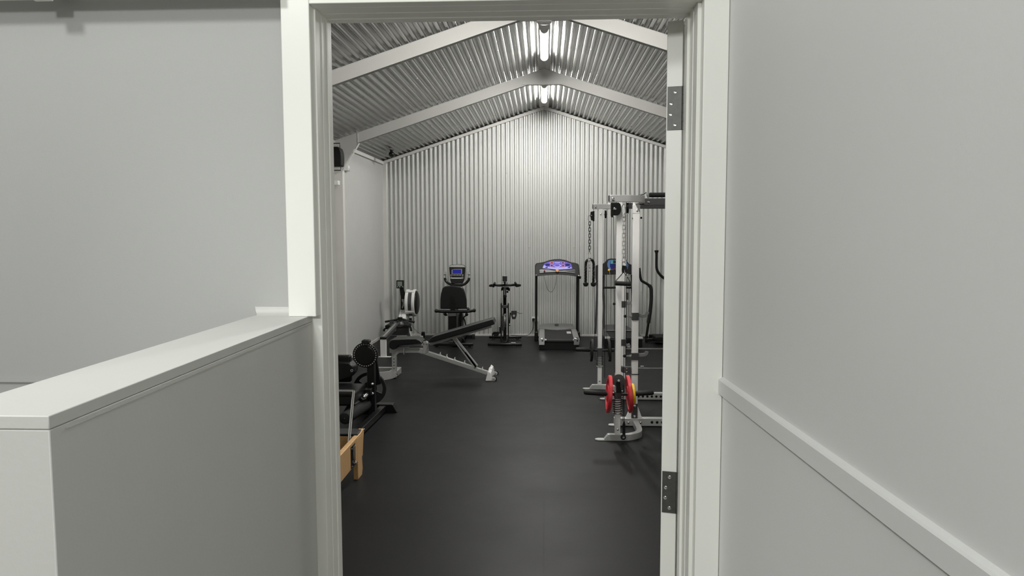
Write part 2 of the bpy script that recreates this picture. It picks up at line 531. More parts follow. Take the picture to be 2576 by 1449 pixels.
# skirting and top angle on the left wall
b = MB(); b.box((XL, YG, 0), (XL+0.014, YB, 0.045)); st(b.build('baseboard_left', M_frame, bevel=0.002))
b = MB(); b.box((XL, YG, 2.925), (XL+0.03, YB, 2.975)); st(b.build('trim_12', M_frame, bevel=0.002))
b = MB(); b.box((XR-0.014, YG, 0), (XR, YB, 0.045)); st(b.build('baseboard_right', M_frame, bevel=0.002))

PITCH, AMP, AMPW = 0.076, 0.0115, 0.0135
def wave(a):
    return max(-1.0, min(1.0, 1.55*cos(a)))
# corrugated back wall
b = MB()
N = 14
x0, x1 = at(974, 600, YB).x, XR
n = int((x1-x0)/PITCH*N)
cols = []
for i in range(n+1):
    x = x0+(x1-x0)*i/n
    yy = YB - AMPW*wave(2*pi*(x-x0)/PITCH)
    cols.append((b.bm.verts.new((x, yy, 0.0)), b.bm.verts.new((x, yy, roof_z(x)-0.004))))
for i in range(n):
    b.face([cols[i][0], cols[i+1][0], cols[i+1][1], cols[i][1]])
zz = at(1400, 622, YB).z
for zr in (zz, zz+1.25, zz-0.75):
    k = 0
    x = x0+PITCH*2.0
    while x < x1:
        if zr < roof_z(x)-0.1:
            b.lathe((x, YB-AMP, zr), (0, -1, 0), [(0.009, 0), (0.009, 0.003), (0.006, 0.005), (0.006, 0.009)], 6)
        x += PITCH*5
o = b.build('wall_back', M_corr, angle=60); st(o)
b = MB(); b.box((XL-0.12, YB+0.03, 0), (XR+0.12, YB+0.1, 4.0)); st(b.build('wall_back_sheathing', M_panel, flat=True))
# corner flashing, base angle and raking trims of the back wall
b = MB(); b.box((XL, YB-0.022, 0), (x0+0.004, YB+0.01, roof_z(XL)-0.01)); st(b.build('trim_13', M_frame, bevel=0.002))
b = MB(); b.box((x0, YB-0.028, 0), (XR, YB-0.010, 0.032)); st(b.build('baseboard_back', M_frame, bevel=0.002))
b = MB()
for sx in (-1, 1):
    b.bar((sx*0.0, YB-0.03, RIDGE-0.035), (sx*2.745, YB-0.03, roof_z(2.745)-0.035), 0.04, 0.045)
st(b.build('trim_14', M_frame, flat=True))
# corrugated ceiling: ribs run the length of the room
for sx, nm in ((-1, 'ceiling_left'), (1, 'ceiling_right')):
    b = MB()
    L = 2.80
    n = int(L/PITCH*N)
    ln = sqrt(1+SLOPE**2)
    nx, nz = SLOPE/ln*sx, 1/ln
    pr_ = []
    for i in range(n+1):
        q = 0.03+L*i/n
        off = AMP*(1+wave(2*pi*(q-0.03)/PITCH*ln))
        pr_.append((sx*q+nx*off, roof_z(q)+nz*off))
    vv = [[b.bm.verts.new((x, y, z)) for x, z in pr_] for y in (YG, YB+0.03)]
    for i in range(n):
        b.face([vv[0][i], vv[0][i+1], vv[1][i+1], vv[1][i]])
    # fixing screws across the sheets under each purlin line
    for y in (3.2, 4.4, 5.4, 7.9, 10.7, 11.7):
        i = 0
        q = 0.03+PITCH/ln*2.5
        while q < 2.7:
            b.lathe((sx*q, y, roof_z(q)+0.001), (-nx, 0, -nz), [(0.009, 0), (0.009, 0.003), (0.006, 0.005), (0.006, 0.01)], 6)
            q += PITCH/ln*4
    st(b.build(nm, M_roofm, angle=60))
b = MB(); b.prism([(-2.86, YG, roof_z(2.86)+0.06), (0, YG, RIDGE+0.06), (2.86, YG, roof_z(2.86)+0.06), (2.86, YG, roof_z(2.86)+0.1), (0, YG, RIDGE+0.1), (-2.86, YG, roof_z(2.86)+0.1)], (0, 10.5, 0))
st(b.build('ceiling_outer', M_panel, flat=True))
b = MB()
for sx in (-1, 1):
    b.prism([(0, YG, RIDGE-0.010), (sx*0.075, YG, roof_z(0.075)-0.010), (sx*0.075, YG, roof_z(0.075)-0.007), (0, YG, RIDGE-0.007)], (0, YB-YG, 0))
st(b.build('trim_15', M_frame, flat=True))
# portal frames: rafters, apex plates, knee plates, columns
RD = 0.134
def portal(y, tn):
    b = MB()
    for sx in (-1, 1):
        e = 2.735
        pl = [(0, y, RIDGE-0.012), (sx*e, y, roof_z(e)-0.012), (sx*e, y, roof_z(e)-0.012-RD), (0, y, RIDGE-0.012-RD)]
        b.prism(pl, (0, 0.06, 0))
        # top and bottom lips of the section
        b.prism([(0, y-0.004, RIDGE-0.012), (sx*e, y-0.004, roof_z(e)-0.012), (sx*e, y-0.004, roof_z(e)-0.020), (0, y-0.004, RIDGE-0.020)], (0, 0.01, 0))
        b.prism([(0, y-0.002, RIDGE-0.008-RD), (sx*e, y-0.002, roof_z(e)-0.008-RD), (sx*e, y-0.002, roof_z(e)-0.012-RD), (0, y-0.002, RIDGE-0.012-RD)], (0, 0.064, 0))
        # column
        b.box((sx*2.63, y, 0), (sx*2.742, y+0.09, roof_z(2.70)-0.03))
    st(b.build('trim_%d' % tn, M_frame, bevel=0.0015))
    b = MB()
    zb2 = 3.664
    b.prism([(-0.272, y-0.005, zb2), (0.272, y-0.005, zb2), (0.272, y-0.005, roof_z(0.272)-0.024), (0, y-0.005, RIDGE-0.024), (-0.272, y-0.005, roof_z(0.272)-0.024)], (0, 0.004, 0))
    b.box((-0.285, y-0.004, zb2-0.003), (0.285, y+0.062, zb2))
    for sx in (-1, 1):
        X1 = 2.42
        zt = roof_z(X1)-0.012
        kp = [(sx*X1, y-0.006, zt-0.005), (sx*X1, y-0.006, zt-RD+0.0), (sx*2.64, y-0.006, zt-RD-0.36), (sx*2.742, y-0.006, zt-RD-0.40), (sx*2.742, y-0.006, roof_z(2.742)-0.02)]
        b.prism(kp, (0, 0.005, 0))
        b.bar((sx*(X1-0.012), y+0.03, zt-RD), (sx*2.645, y+0.03, zt-RD-0.38), 0.064, 0.004, up=(sx*-1, 0, -0.4))
        b.box((sx*X1-0.003, y-0.012, zt-RD), (sx*X1+0.003, y, zt))
    st(b.build('trim_%d' % (tn+1), M_frame, bevel=0.001))
portal(3.95, 16); portal(6.60, 18); portal(9.48, 20)

# ------------------------------------------------------------------ batten lights at the ridge
def batten(y0, y1, label, m=None):
    t = thing('batten_light', label, 'light', (0, y0, 3.80), 'batten lights along the ridge')
    b = MB()
    b.prism([(-0.045, y0, 3.812), (0.045, y0, 3.812), (0.045, y0, 3.84), (0.03, y0, 3.868), (-0.03, y0, 3.868), (-0.045, y0, 3.84)], (0, y1-y0, 0))
    b.build('housing', M_white, t, bevel=0.002)
    b = MB()
    pr = [(0.041*cos(a), 3.812-0.040*sin(a)) for a in [pi*i/10 for i in range(11)]]
    b.prism([(x, y0+0.035, z) for x, z in pr], (0, y1-y0-0.07, 0))
    b.build('diffuser', m or M_tube, t)
    for q in (y0, y1-0.035):
        b = MB()
        pr = [(0.044*cos(a), 3.812-0.043*sin(a)) for a in [pi*i/10 for i in range(11)]]
        b.prism([(x, q, z) for x, z in pr], (0, 0.035, 0))
        b.build('end_cap', M_white, t)
batten(7.45, 8.68, 'long white batten light glowing at the ridge between the two visible portal frames')
batten(10.28, 11.50, 'long white batten light glowing at the ridge nearest the corrugated end wall', M_tube2)
batten(4.55, 5.78, 'long white batten light at the ridge above the door end, hidden behind the door head', M_tube3)

# ================================================================== GYM EQUIPMENT
# ------------------------------------------------------------------ reformer (low wooden frame by the left jamb)
def reformer():
    xr = -1.347
    t = thing('pilates_reformer', 'low maple wood reformer bench with chrome foot bar, beside the left door jamb', 'exercise bench', (xr-0.33, 5.2, 0))
    y0, y1, zt, zb = 2.95, 5.30, 0.318, 0.135
    # side rails, each with a shaped end
    for x0 in (xr-0.036, xr-0.66):
        b = MB()
        b.prism([(x0, y0, zt), (x0, y1-0.10, zt), (x0, y1-0.02, zt+0.012), (x0, y1, zt), (x0, y1-0.03, zt-0.09), (x0, y1-0.05, zb), (x0, y0, zb)], (0.036, 0, 0))
        b.build('side_rail', M_wood, t, bevel=0.004)
    # legs, gently flared
    for x0 in (xr-0.033, xr-0.66):
        for yc, s in ((5.16, 1), (3.10, -1)):
            b = MB()
            b.prism([(x0, yc-0.060, zt-0.01), (x0, yc+0.115*s if s > 0 else yc-0.1, zt-0.01)][:1] + [(x0, yc-0.058, 0.10), (x0, yc-0.06, 0.0), (x0, yc+0.055, 0.0), (x0, yc+0.078, 0.045), (x0, yc+0.066, 0.12), (x0, yc+0.085, 0.22), (x0, yc+0.12, zt-0.02)], (0.034, 0, 0))
            b.build('leg', M_wood, t, bevel=0.004)
    # cross boards
    for ya, yb_ in ((y1-0.16, y1-0.125), (y0+0.02, y0+0.055)):
        b = MB(); b.box((xr-0.63, ya, zt-0.13), (xr-0.035, yb_, zt-0.008)); b.build('cross_board', M_wood, t, bevel=0.003)
    b = MB(); b.box((xr-0.63, y1-0.16, zt-0.006), (xr-0.008, y1-0.01, zt+0.010))
    b.build('standing_platform', M_vinyl, t, bevel=0.005)
    b = MB(); b.box((xr-0.60, 3.5, zt-0.02), (xr-0.06, 4.35, zt+0.045))
    b.build('carriage', M_vinyl, t, bevel=0.012)
    for k in range(5):
        b = MB(); b.tube([(xr-0.5+0.09*k+0.012*cos(a*0.9), 4.37+0.0062*a, zt-0.07+0.012*sin(a*0.9)) for a in range(0, 108)], 0.0022, 6)
        b.build('spring', M_chrome, t)
    # foot bar: chrome arms on pivot plates, padded cross tube
    top = at(889.5, 983, 5.29); low = at(872.5, 1172, 4.97)
    xa = xr-0.05
    fb = MB()
    fb.tube([low, top], 0.0105, 12)
    fb.tube([V((xr-0.66, low.y, low.z)), V((xr-0.645, top.y, top.z))], 0.0105, 12)
    fb.tube([V((xr-0.655, top.y, top.z-0.002)), V((top.x, top.y, top.z-0.002))], 0.0105, 12)
    f_ = fb.build('foot_bar', M_chrome, t)
    b = MB(); c = top + V((-0.014, 0.0, -0.024))
    b.lathe(c, (-1, 0, 0), [(0.021, 0), (0.024, 0.004), (0.024, 0.56), (0.021, 0.565)], 20)
    b.build('foam_grip', M_foam, f_)
    b = MB()
    pc = at(871.5, 1166, 4.97)
    q = [(xr+0.0005, pc.y-0.055, zb+0.005), (xr+0.0005, pc.y+0.055, zb+0.005), (xr+0.0005, pc.y+0.055, zt-0.02), (xr+0.0005, pc.y-0.055, zt-0.02)]
    b.prism(q, (0.004, 0, 0))
    p_ = b.build('pivot_plate', M_black, t, bevel=0.002)
    b = MB()
    b.tube([(xr+0.014, pc.y-0.012, zt-0.025), (xr+0.014, pc.y-0.016, zt-0.09), (xr+0.014, pc.y-0.01, zt-0.15)], 0.007, 10, smooth=4)
    b.lathe((xr, pc.y, zb+0.035), (1, 0, 0), [(0.016, 0.002), (0.016, 0.02), (0.011, 0.022), (0.011, 0.027)], 14)
    b.build('locking_lever', M_chrome, p_)
    for yy in (-0.042, 0.042):
        for zz_ in (0.02, 0.145):
            b = MB(); b.lathe((xr+0.003, pc.y+yy, zb+zz_), (1, 0, 0), [(0.006, 0), (0.006, 0.004), (0.003, 0.006)], 10)
            b.build('bolt', M_chrome, p_)
    b = MB(); b.lathe((xr-0.012, y1-0.005, zt+0.002), (1, 0.25, 0.1), [(0.007, 0), (0.007, 0.016), (0.004, 0.018)], 10)
    b.build('corner_bolt', M_chrome, t)
reformer()

# ------------------------------------------------------------------ weight plates (shared builder)
def weight_plate(name, label, c, axis, r, th, m, group, openings=3, hole=0.016, grip=True):
    """tri-grip plate: rim, hub and three webs, with curved openings between them"""
    c = V(c); d = V(axis).normalized()
    a = V((0, 0, 1)); a = (a - d*a.dot(d)).normalized(); e = d.cross(a)
    b = MB()
    P = lambda rr, an, h: c + (a*cos(an)+e*sin(an))*rr + d*h
    seg = 60
    def band(r0, r1, h0, h1, a0=0, a1=2*pi, n=seg):
        full = abs(a1-a0-2*pi) < 1e-6
        rings = []
        for i in range(n if full else n+1):
            an = a0+(a1-a0)*i/n
            k = min(0.004, (h1-h0)*0.2)
            rings.append([P(r0, an, h0), P(r1-k, an, h0), P(r1, an, h0+k), P(r1, an, h1-k), P(r1-k, an, h1), P(r0, an, h1)])
        rr = [[b.bm.verts.new(p) for p in q] for q in rings]
        N_ = len(rr)
        for k2 in range(N_ if full else N_-1):
            for i in range(6):
                b.face([rr[k2][i], rr[k2][(i+1) % 6], rr[(k2+1) % N_][(i+1) % 6], rr[(k2+1) % N_][i]])
        if not full:
            b.face(rr[0]); b.face(rr[-1])
    band(r*0.80, r, -th/2, th/2)                      # rim
    band(hole, r*0.42, -th*0.45, th*0.45)             # hub
    for k in range(openings):                          # webs
        a0 = pi/2+2*pi*k/openings
        sp = 0.32 if openings == 3 else 2*pi/openings/2
        if grip:
            band(r*0.40, r*0.82, -th*0.3, th*0.3, a0-pi/openings+0.42, a0+pi/openings-0.42, 12)
        else:
            band(r*0.40, r*0.82, -th*0.3, th*0.3, a0-pi/openings, a0+pi/openings, 16)
    o = b.build(name, m, base=c)
    return tag(o, label, 'weight plate', group)

# ------------------------------------------------------------------ black leg machine
def leg_machine():
    X, Y = -1.655, 6.83
    t = thing('leg_curl_machine', 'black leg curl machine with a round selector disc and foam roller, left of the floor', 'exercise machine', (X-0.3, 6.9, 0))
    b = MB()
    # long base rail towards the viewer, cross feet
    b.bar((X+0.06, 7.06, 0.045), (X+0.015, 5.75, 0.045), 0.06, 0.06)
    b.prism([(-1.95, 7.04, 0.085), (-1.50, 7.04, 0.085), (-1.455, 7.04, 0.0), (-2.0, 7.04, 0.0)], (0, 0.10, 0))
    b.prism([(-2.25, 5.70, 0.075), (X+0.05, 5.70, 0.075), (X+0.09, 5.70, 0.0), (-2.3, 5.70, 0.0)], (0, 0.06, 0))
    b.box((-2.3, 6.70, 0.25), (X+0.02, 6.78, 0.31)); b.box((-2.3, 6.70, 0.0), (-2.24, 6.78, 0.45))
    b.build('base_frame', M_black, t, bevel=0.004)
    b = MB(); b.box((X-0.035, 6.80, 0.04), (X+0.035, 6.87, 0.60)); b.box((X-0.10, 6.86, 0.03), (X+0.03, 6.92, 0.11))
    b.build('post', M_black, t, bevel=0.004)
    c = at(918.5, 893.5, 6.79)
    b = MB(); b.lathe(c+V((0, 0.012, 0)), (0, -1, 0), [(0.119, 0), (0.121, 0.003), (0.121, 0.011), (0.117, 0.014), (0.09, 0.0145), (0.085, 0.020), (0.02, 0.021)], 56)
    d = b.build('selector_disc', M_black, t)
    for k in range(30):
        an = 2*pi*k/30
        b = MB(); b.lathe(c+V((0.105*cos(an), -0.0022, 0.105*sin(an))), (0, -1, 0), [(0.0052, 0), (0.0052, 0.0015)], 10)
        b.build('pin_hole', M_lgrey, d)
    b = MB(); q = at(922, 858, 6.80); b.prism([(q.x-0.04, 6.76, q.z-0.018), (q.x+0.036, 6.76, q.z-0.018), (q.x+0.036, 6.76, q.z+0.004), (q.x+0.028, 6.76, q.z+0.013), (q.x-0.03, 6.76, q.z+0.014), (q.x-0.04, 6.76, q.z+0.006)], (0, 0.07, 0))
    b.build('top_stop', M_rubber, t, bevel=0.005)
    b = MB(); b.lathe((X-0.01, 6.87, c.z), (0, 1, 0), [(0.03, 0), (0.03, 0.16)], 16); b.bar((X-0.01, 6.98, c.z), (X+0.03, 6.98, 0.30), 0.05, 0.03, up=(0, 1, 0))
    b.build('swing_arm', M_black, t, bevel=0.003)
    # chrome guide and selector pins
    b = MB(); g = at(935.5, 933, 6.85); b.tube([V((g.x, 6.885, 0.42)), V((g.x, 6.885, 0.56))], 0.007, 10)
    b.build('pull_pin', M_chrome, t)
    for u, v in ((937, 966), (937, 990), (938.5, 1065.5)):
        p = at(u, v, 6.79)
        b = MB(); b.lathe(p, (0.3, -1, 0.2), [(0.013, 0), (0.013, 0.008), (0.008, 0.012), (0.003, 0.0125)], 12)
        b.build('bolt', M_chrome, t)
    b = MB(); p = at(917, 997, 6.62); b.lathe(p+V((0, 0.09, 0)), (-0.12, -1, -0.1), [(0.022, 0), (0.022, 0.07), (0.015, 0.08), (0.011, 0.085), (0.011, 0.1)], 16)
    b.build('pivot_cap', M_chrome, t)
    # thick foam roller running towards the viewer
    n_, f_ = at(866.5, 1053, 6.16), at(922, 1017, 6.80)
    b = MB(); L = (f_-n_).length
    b.lathe(n_, f_-n_, [(0.030, 0), (0.046, 0.004), (0.053, 0.014), (0.055, 0.03), (0.055, L-0.03), (0.05, L-0.008), (0.03, L)], 28)
    r_ = b.build('foam_roller', M_foam, t)
    b = MB(); b.lathe(n_-(f_-n_).normalized()*0.004, f_-n_, [(0.004, 0), (0.006, 0.003), (0.006, 0.008)], 10)
    b.build('roller_bolt', M_chrome, r_)
    b = MB(); b.tube([f_, f_+V((0.02, 0.05, 0.10)), V((X, 6.85, 0.33))], 0.02, 10)
    b.build('roller_arm', M_black, t)
    # seat and thigh pads off to the left
    b = MB()
    s = at(852, 969, 6.72)
    b.box((-2.35, 6.30, s.z-0.10), (X-0.045, 6.80, s.z+0.005))
    b.build('seat_pad', M_vinyl, t, bevel=0.02, segs=4)
    b = MB(); b.box((-2.32, 6.85, s.z), (-1.865, 6.93, s.z+0.26))
    b.build('side_support', M_black, t, bevel=0.015)
    b = MB()
    p = at(880, 933, 6.80)
    b.prism([(p.x-0.17, 6.78, p.z+0.09), (p.x-0.0, 6.78, p.z+0.08), (p.x+0.045, 6.78, p.z+0.04), (p.x+0.045, 6.78, p.z-0.02), (p.x+0.01, 6.78, p.z-0.06), (p.x-0.17, 6.78, p.z-0.12)], (0, 0.16, 0))
    b.build('cam_housing', M_black, t, bevel=0.012)
    b = MB(); p = at(885, 932.5, 6.76); b.ring(p, (0.2, -1, 0), 0.010, 0.0035, 20, 8)
    b.build('cam_bolt', M_chrome, t)
leg_machine()
pc_ = at(930.5, 976.5, 7.02)
weight_plate('weight_plate', 'large black three-spoke weight plate behind the post of the leg curl machine', pc_, (0.02, -1, 0), 0.163, 0.035, M_rubber, None)

# ------------------------------------------------------------------ adjustable bench
def bench():
    Y = 8.80
    t = thing('adjustable_bench', 'silver framed adjustable weight bench with black padded seat and raised backrest', 'weight bench', (at(1110, 900, Y).x, Y, 0))
    ZX = lambda zx, zy, y=Y-0.03: at(940+zx/7.806, 800+zy/7.806, y)
    P = lambda zx, zy: ZX(zx, zy, Y-0.03)
    # spine: flat then sloping down to the far foot
    b = MB()
    b.prism([P(310, 600), P(930, 597), P(985, 612), P(1080, 660), P(2240, 1050), P(2215, 1118), P(985, 718), P(880, 686), P(500, 686), P(445, 735), P(440, 1080), P(360, 1080), P(352, 690), P(312, 688)], (0, 0.055, 0))
    b.build('spine', M_silver2, t, bevel=0.004)
    for zy in (805, 868, 932, 994):
        p = P(398, zy); b = MB(); b.lathe(p+V((0, 0.001, 0)), (0, -1, 0), [(0.007, 0), (0.007, 0.0012)], 12)
        b.build('pin_hole', M_black, t)
    b = MB(); b.prism([P(970, 462), P(1035, 448), P(1082, 480), P(1086, 655), P(985, 712), P(970, 690)], (0, -0.006, 0)); b.prism([ZX(970, 462, Y+0.025), ZX(1035, 448, Y+0.025), ZX(1082, 480, Y+0.025), ZX(1086, 655, Y+0.025), ZX(985, 712, Y+0.025), ZX(970, 690, Y+0.025)], (0, 0.006, 0))
    b.build('hinge_bracket', M_silver2, t, bevel=0.002)
    for zx, zy in ((985, 497), (1045, 497)):
        b = MB(); b.lathe(P(zx, zy)+V((0, -0.006, 0)), (0, -1, 0), [(0.011, 0), (0.011, 0.006), (0.006, 0.009)], 12); b.build('bolt', M_chrome, t)
    # rear cross foot: a flat bar swept round in plan, and its front flange
    b = MB()
    q = P(400, 1100)
    yf, yb = 8.60, 9.08
    xc = ZX(300, 1200, 8.62).x
    path = [(q.x+0.0, Y-0.0, 0.15), (q.x+0.01, Y-0.09, 0.075), (q.x-0.02, yf+0.09, 0.055), (q.x-0.10, yf+0.02, 0.052), (q.x-0.20, yf, 0.052), (q.x-0.28, yf+0.0, 0.052)]
    b.sweep(spline(path[1:], 6), [(-0.013, -0.05), (0.013, -0.05), (0.013, 0.048), (-0.013, 0.048)], up=(0, 0, 1))
    b.box((q.x-0.33, yb-0.06, 0.0), (q.x+0.03, yb, 0.075)); b.box((q.x-0.02, Y-0.06, 0.005), (q.x+0.03, yb-0.05, 0.07))
    b.box((q.x-0.027, Y-0.024, 0.02), (q.x+0.027, Y+0.02, 0.11))
    b.build('rear_foot', M_silver2, t, bevel=0.004)
    for zy in (1103, 1130):
        p = ZX(478, zy, Y-0.06); b = MB(); b.lathe(p-V((0.02, 0, 0)), (1, 0, 0), [(0.008, 0), (0.008, 0.022), (0.004, 0.024)], 10); b.build('bolt', M_chrome, t)
    # far foot: cross tube end-on with trapezoid end plate and transport wheels
    b = MB()
    y0 = 8.60
    e = [ZX(2195, 1270, y0), ZX(2315, 1272, y0), ZX(2318, 1160, y0), ZX(2300, 1085, y0), ZX(2255, 1050, y0), ZX(2235, 1085, y0)]
    for p in e[:2]: p.z = 0.002
    b.prism(e, (0, 0.46, 0))
    b.prism([ZX(2225, 1090, Y-0.04), ZX(2262, 990, Y-0.04), ZX(2335, 985, Y-0.04), ZX(2330, 1060, Y-0.04), ZX(2310, 1100, Y-0.04)], (0, 0.08, 0))
    b.build('front_foot', M_silver, t, bevel=0.004)
    for y, zy in ((8.64, 1185), (9.02, 1075)):
        p = ZX(2362 if y < 8.8 else 2395, zy, y)
        b = MB(); b.prism([(p.x-0.09, y-0.034, p.z+0.028), (p.x+0.0, y-0.034, p.z+0.024), (p.x+0.02, y-0.034, p.z+0.014), (p.x+0.026, y-0.034, p.z-0.004), (p.x+0.018, y-0.034, p.z-0.022), (p.x+0.0, y-0.034, p.z-0.028), (p.x-0.09, y-0.034, p.z-0.028)], (0, 0.010, 0)); fk = b.build('wheel_bracket', M_lgrey, t, bevel=0.004)
        b = MB(); b.lathe((p.x, y-0.02, p.z-0.004), (0, 1, 0), [(0.034, 0), (0.037, 0.004), (0.037, 0.036), (0.034, 0.04)], 20); b.build('wheel', M_rubber, fk)
        b = MB(); b.lathe((p.x, y-0.033, p.z-0.004), (0, -1, 0), [(0.010, 0), (0.008, 0.006), (0.002, 0.007)], 10); b.build('axle_bolt', M_chrome, fk)
    # back support: rail, strut, hooks
    b = MB(); b.prism([P(1070, 500), P(1105, 545), P(2322, 188), P(2310, 150)], (0, 0.05, 0)); b.build('back_rail', M_silver2, t, bevel=0.003)
    b = MB()
    b.prism([P(1530, 395), P(1580, 375), P(2035, 945), P(2025, 972), P(1985, 1005)], (0, 0.014, 0))
    b.prism([P(1553, 385), P(1598, 370), P(2040, 935), P(2000, 985)], (0, 0.055, 0))
    b.build('support_strut', M_silver2, t, bevel=0.003)
    for zx, zy in ((1300, 705), (1428, 747), (1585, 805), (1780, 870), (2130, 995)):
        b = MB()
        b.prism([P(zx-18, zy+32), P(zx-8, zy), P(zx+2, zy-26), P(zx+9, zy-22), P(zx+6, zy+5), P(zx+22, zy+40)], (0, 0.055, 0))
        b.build('ladder_hook', M_silver, t, bevel=0.001)
    # seat support and pull pin
    b = MB(); b.prism([P(500, 535), P(965, 515), P(968, 550), P(500, 560)], (0, 0.055, 0)); b.bar(P(380, 585), P(700, 575), 0.05, 0.02)
    b.build('seat_rail', M_silver2, t, bevel=0.002)
    b = MB(); b.tube([P(605, 585), P(605, 716)], 0.009, 10); b.build('pull_pin', M_chrome, t)
    # pads
    def pad(name, prof, ya, yb_, m, bev=0.012):
        b = MB(); b.prism(prof, (0, yb_-ya, 0)); return b.build(name, m, t, bevel=bev, segs=4)
    y0 = 8.66
    Q = lambda zx, zy: ZX(zx, zy, y0)
    pad('seat_pad', [Q(295, 545), Q(298, 490), Q(330, 445), Q(385, 425), Q(820, 412), Q(890, 435), Q(945, 490), Q(925, 500), Q(480, 545), Q(445, 600), Q(375, 625), Q(318, 600)], y0, y0+0.27, M_vinyl)
    pad('back_pad', [Q(1070, 488), Q(1085, 430), Q(1150, 375), Q(1230, 345), Q(2330, 25), Q(2350, 45), Q(2378, 105), Q(2365, 130), Q(1110, 490)], y0, y0+0.27, M_vinyl)
    b = MB(); b.tube(spline([Q(330, 448), Q(385, 426), Q(820, 413), Q(890, 436), Q(945, 488)], 5), 0.0028, 6); b.tube([Q(1150, 376), Q(1230, 346), Q(2330, 26)], 0.0028, 6)
    b.build('pad_piping', M_mgrey, t)
bench()

# ------------------------------------------------------------------ rowing machine
def zm(ox, oy, s):
    return lambda x, y, Y: at(ox+x/s, oy+y/s, Y)
def plate(b, pts, ext=(0, 0.02, 0)):
    return b.prism(pts, ext)
def rower():
    Z = zm(940, 690, 6.588)
    yn, yf = 10.22, 12.02
    ft = Z(180, 1392, yn)
    t = thing('rowing_machine', 'white and black rowing machine with upright flywheel, in the far left corner', 'rowing machine', (ft.x, 11.2, 0))
    b = MB()
    b.prism([Z(105, 1075, yn), Z(203, 1075, yn), Z(205, 1368, yn), Z(113, 1368, yn)], (0, 0.05, 0))
    a, c = Z(78, 1366, yn), Z(286, 1396, yn)
    b.box((a.x, yn-0.02, 0), (c.x, yn+0.05, a.z))
    b.build('rear_leg', M_white, t, bevel=0.003)
    k0, k1 = Z(104, 1046, yn), Z(205, 1078, yn)
    b = MB(); b.box((k0.x-0.001, yn-0.008, k1.z), (k1.x+0.001, yn+0.06, k0.z)); b.build('end_cap', M_black, t, bevel=0.003)
    xc = (k0.x+k1.x)/2
    xf = Z(500, 700, 11.8).x
    b = MB(); b.bar((xc, yn, k1.z+0.005), (xf-0.02, 11.72, 0.36), 0.085, 0.06); b.build('rail', M_dgrey, t, bevel=0.006)
    b = MB(); b.bar((xc, yn+0.02, k1.z+0.037), (xf-0.02, 11.72, 0.392), 0.03, 0.006); b.build('rail_track', M_chrome, t)
    # seat with scooped rear edge
    ys = 11.02
    b = MB()
    b.prism([Z(185, 850, ys), Z(240, 838, ys), Z(320, 868, ys), Z(440, 866, ys), Z(520, 838, ys), Z(578, 846, ys), Z(575, 895, ys), Z(190, 898, ys)], (0, 0.24, 0))
    b.build('seat', M_plastic, t, bevel=0.008)
    b = MB(); p = Z(300, 905, ys+0.02); q = Z(372, 945, ys+0.02); b.box((p.x, ys+0.02, q.z), (q.x, ys+0.18, p.z)); b.build('seat_roller', M_chrome, t, bevel=0.003)
    # foot plates and straps
    yp = 11.35
    b = MB(); b.prism([Z(218, 880, yp), Z(575, 880, yp), Z(572, 1010, yp), Z(235, 1010, yp)], (0, 0.10, 0)); fb = b.build('foot_board', M_dgrey, t, bevel=0.004)
    for za, zb_ in ((262, 335), (500, 575)):
        b = MB(); b.prism([Z(za, 775, yp), Z(zb_, 775, yp), Z(zb_, 885, yp), Z(za, 885, yp)], (0, 0.02, 0)); b.build('foot_rest', M_dgrey, t, bevel=0.004)
    b = MB(); b.prism([Z(385, 795, yp), Z(470, 795, yp), Z(465, 832, yp), Z(388, 832, yp)], (0, 0.03, 0)); b.build('label_plate', M_lgrey, t, bevel=0.002)
    for pts in (((570, 845), (605, 870), (620, 905), (615, 930), (635, 925)), ((225, 890), (185, 905), (165, 930), (190, 935))):
        b = MB(); b.tube([Z(x, y, yp) for x, y in pts], 0.014, 8, smooth=4); b.build('foot_strap', M_black, t)
    # handle
    yh = 11.42
    b = MB(); b.tube([Z(190, 787, yh), Z(330, 764, yh), Z(440, 742, yh), Z(540, 764, yh), Z(678, 793, yh)], 0.017, 10, smooth=3); h = b.build('handle', M_rubber, t)
    b = MB(); b.box(Z(405, 762, yh+0.03), Z(468, 715, yh-0.03)); b.build('handle_clip', M_black, h, bevel=0.006)
    # front frame, rising to the flywheel
    b = MB()
    b.prism([Z(437, 592, 11.85), Z(465, 592, 11.85), Z(440, 728, 11.55), Z(405, 735, 11.55)], (0.004, 0.05, 0))
    b.prism([Z(478, 592, 11.85), Z(540, 592, 11.85), Z(520, 735, 11.55), Z(448, 725, 11.55)], (0.004, 0.05, 0))
    b.build('front_frame', M_white, t, bevel=0.003)
    b = MB(); b.bar((xf+0.03, 11.7, 0.36), (xf+0.05, yf+0.02, 0.02), 0.06, 0.06); b.box((xf-0.17, yf, 0.0), (xf+0.27, yf+0.05, 0.04)); b.build('front_leg', M_white, t, bevel=0.003)
    # monitor arm and monitor
    ym = 11.92
    b = MB(); b.prism([Z(428, 222, ym), Z(496, 222, ym), Z(500, 260, ym), Z(526, 345, ym), Z(528, 592, ym), Z(446, 592, ym), Z(448, 380, ym), Z(436, 290, ym)], (0, 0.035, 0)); b.build('monitor_arm', M_black, t, bevel=0.004)
    b = MB(); b.prism([Z(468, 410, ym-0.002), Z(502, 410, ym-0.002), Z(503, 455, ym-0.002), Z(500, 520, ym-0.002), Z(480, 565, ym-0.002), Z(466, 560, ym-0.002), Z(484, 490, ym-0.002), Z(480, 455, ym-0.002), Z(468, 450, ym-0.002)], (0, 0.002, 0)); b.build('arm_decal', M_lgrey, t)
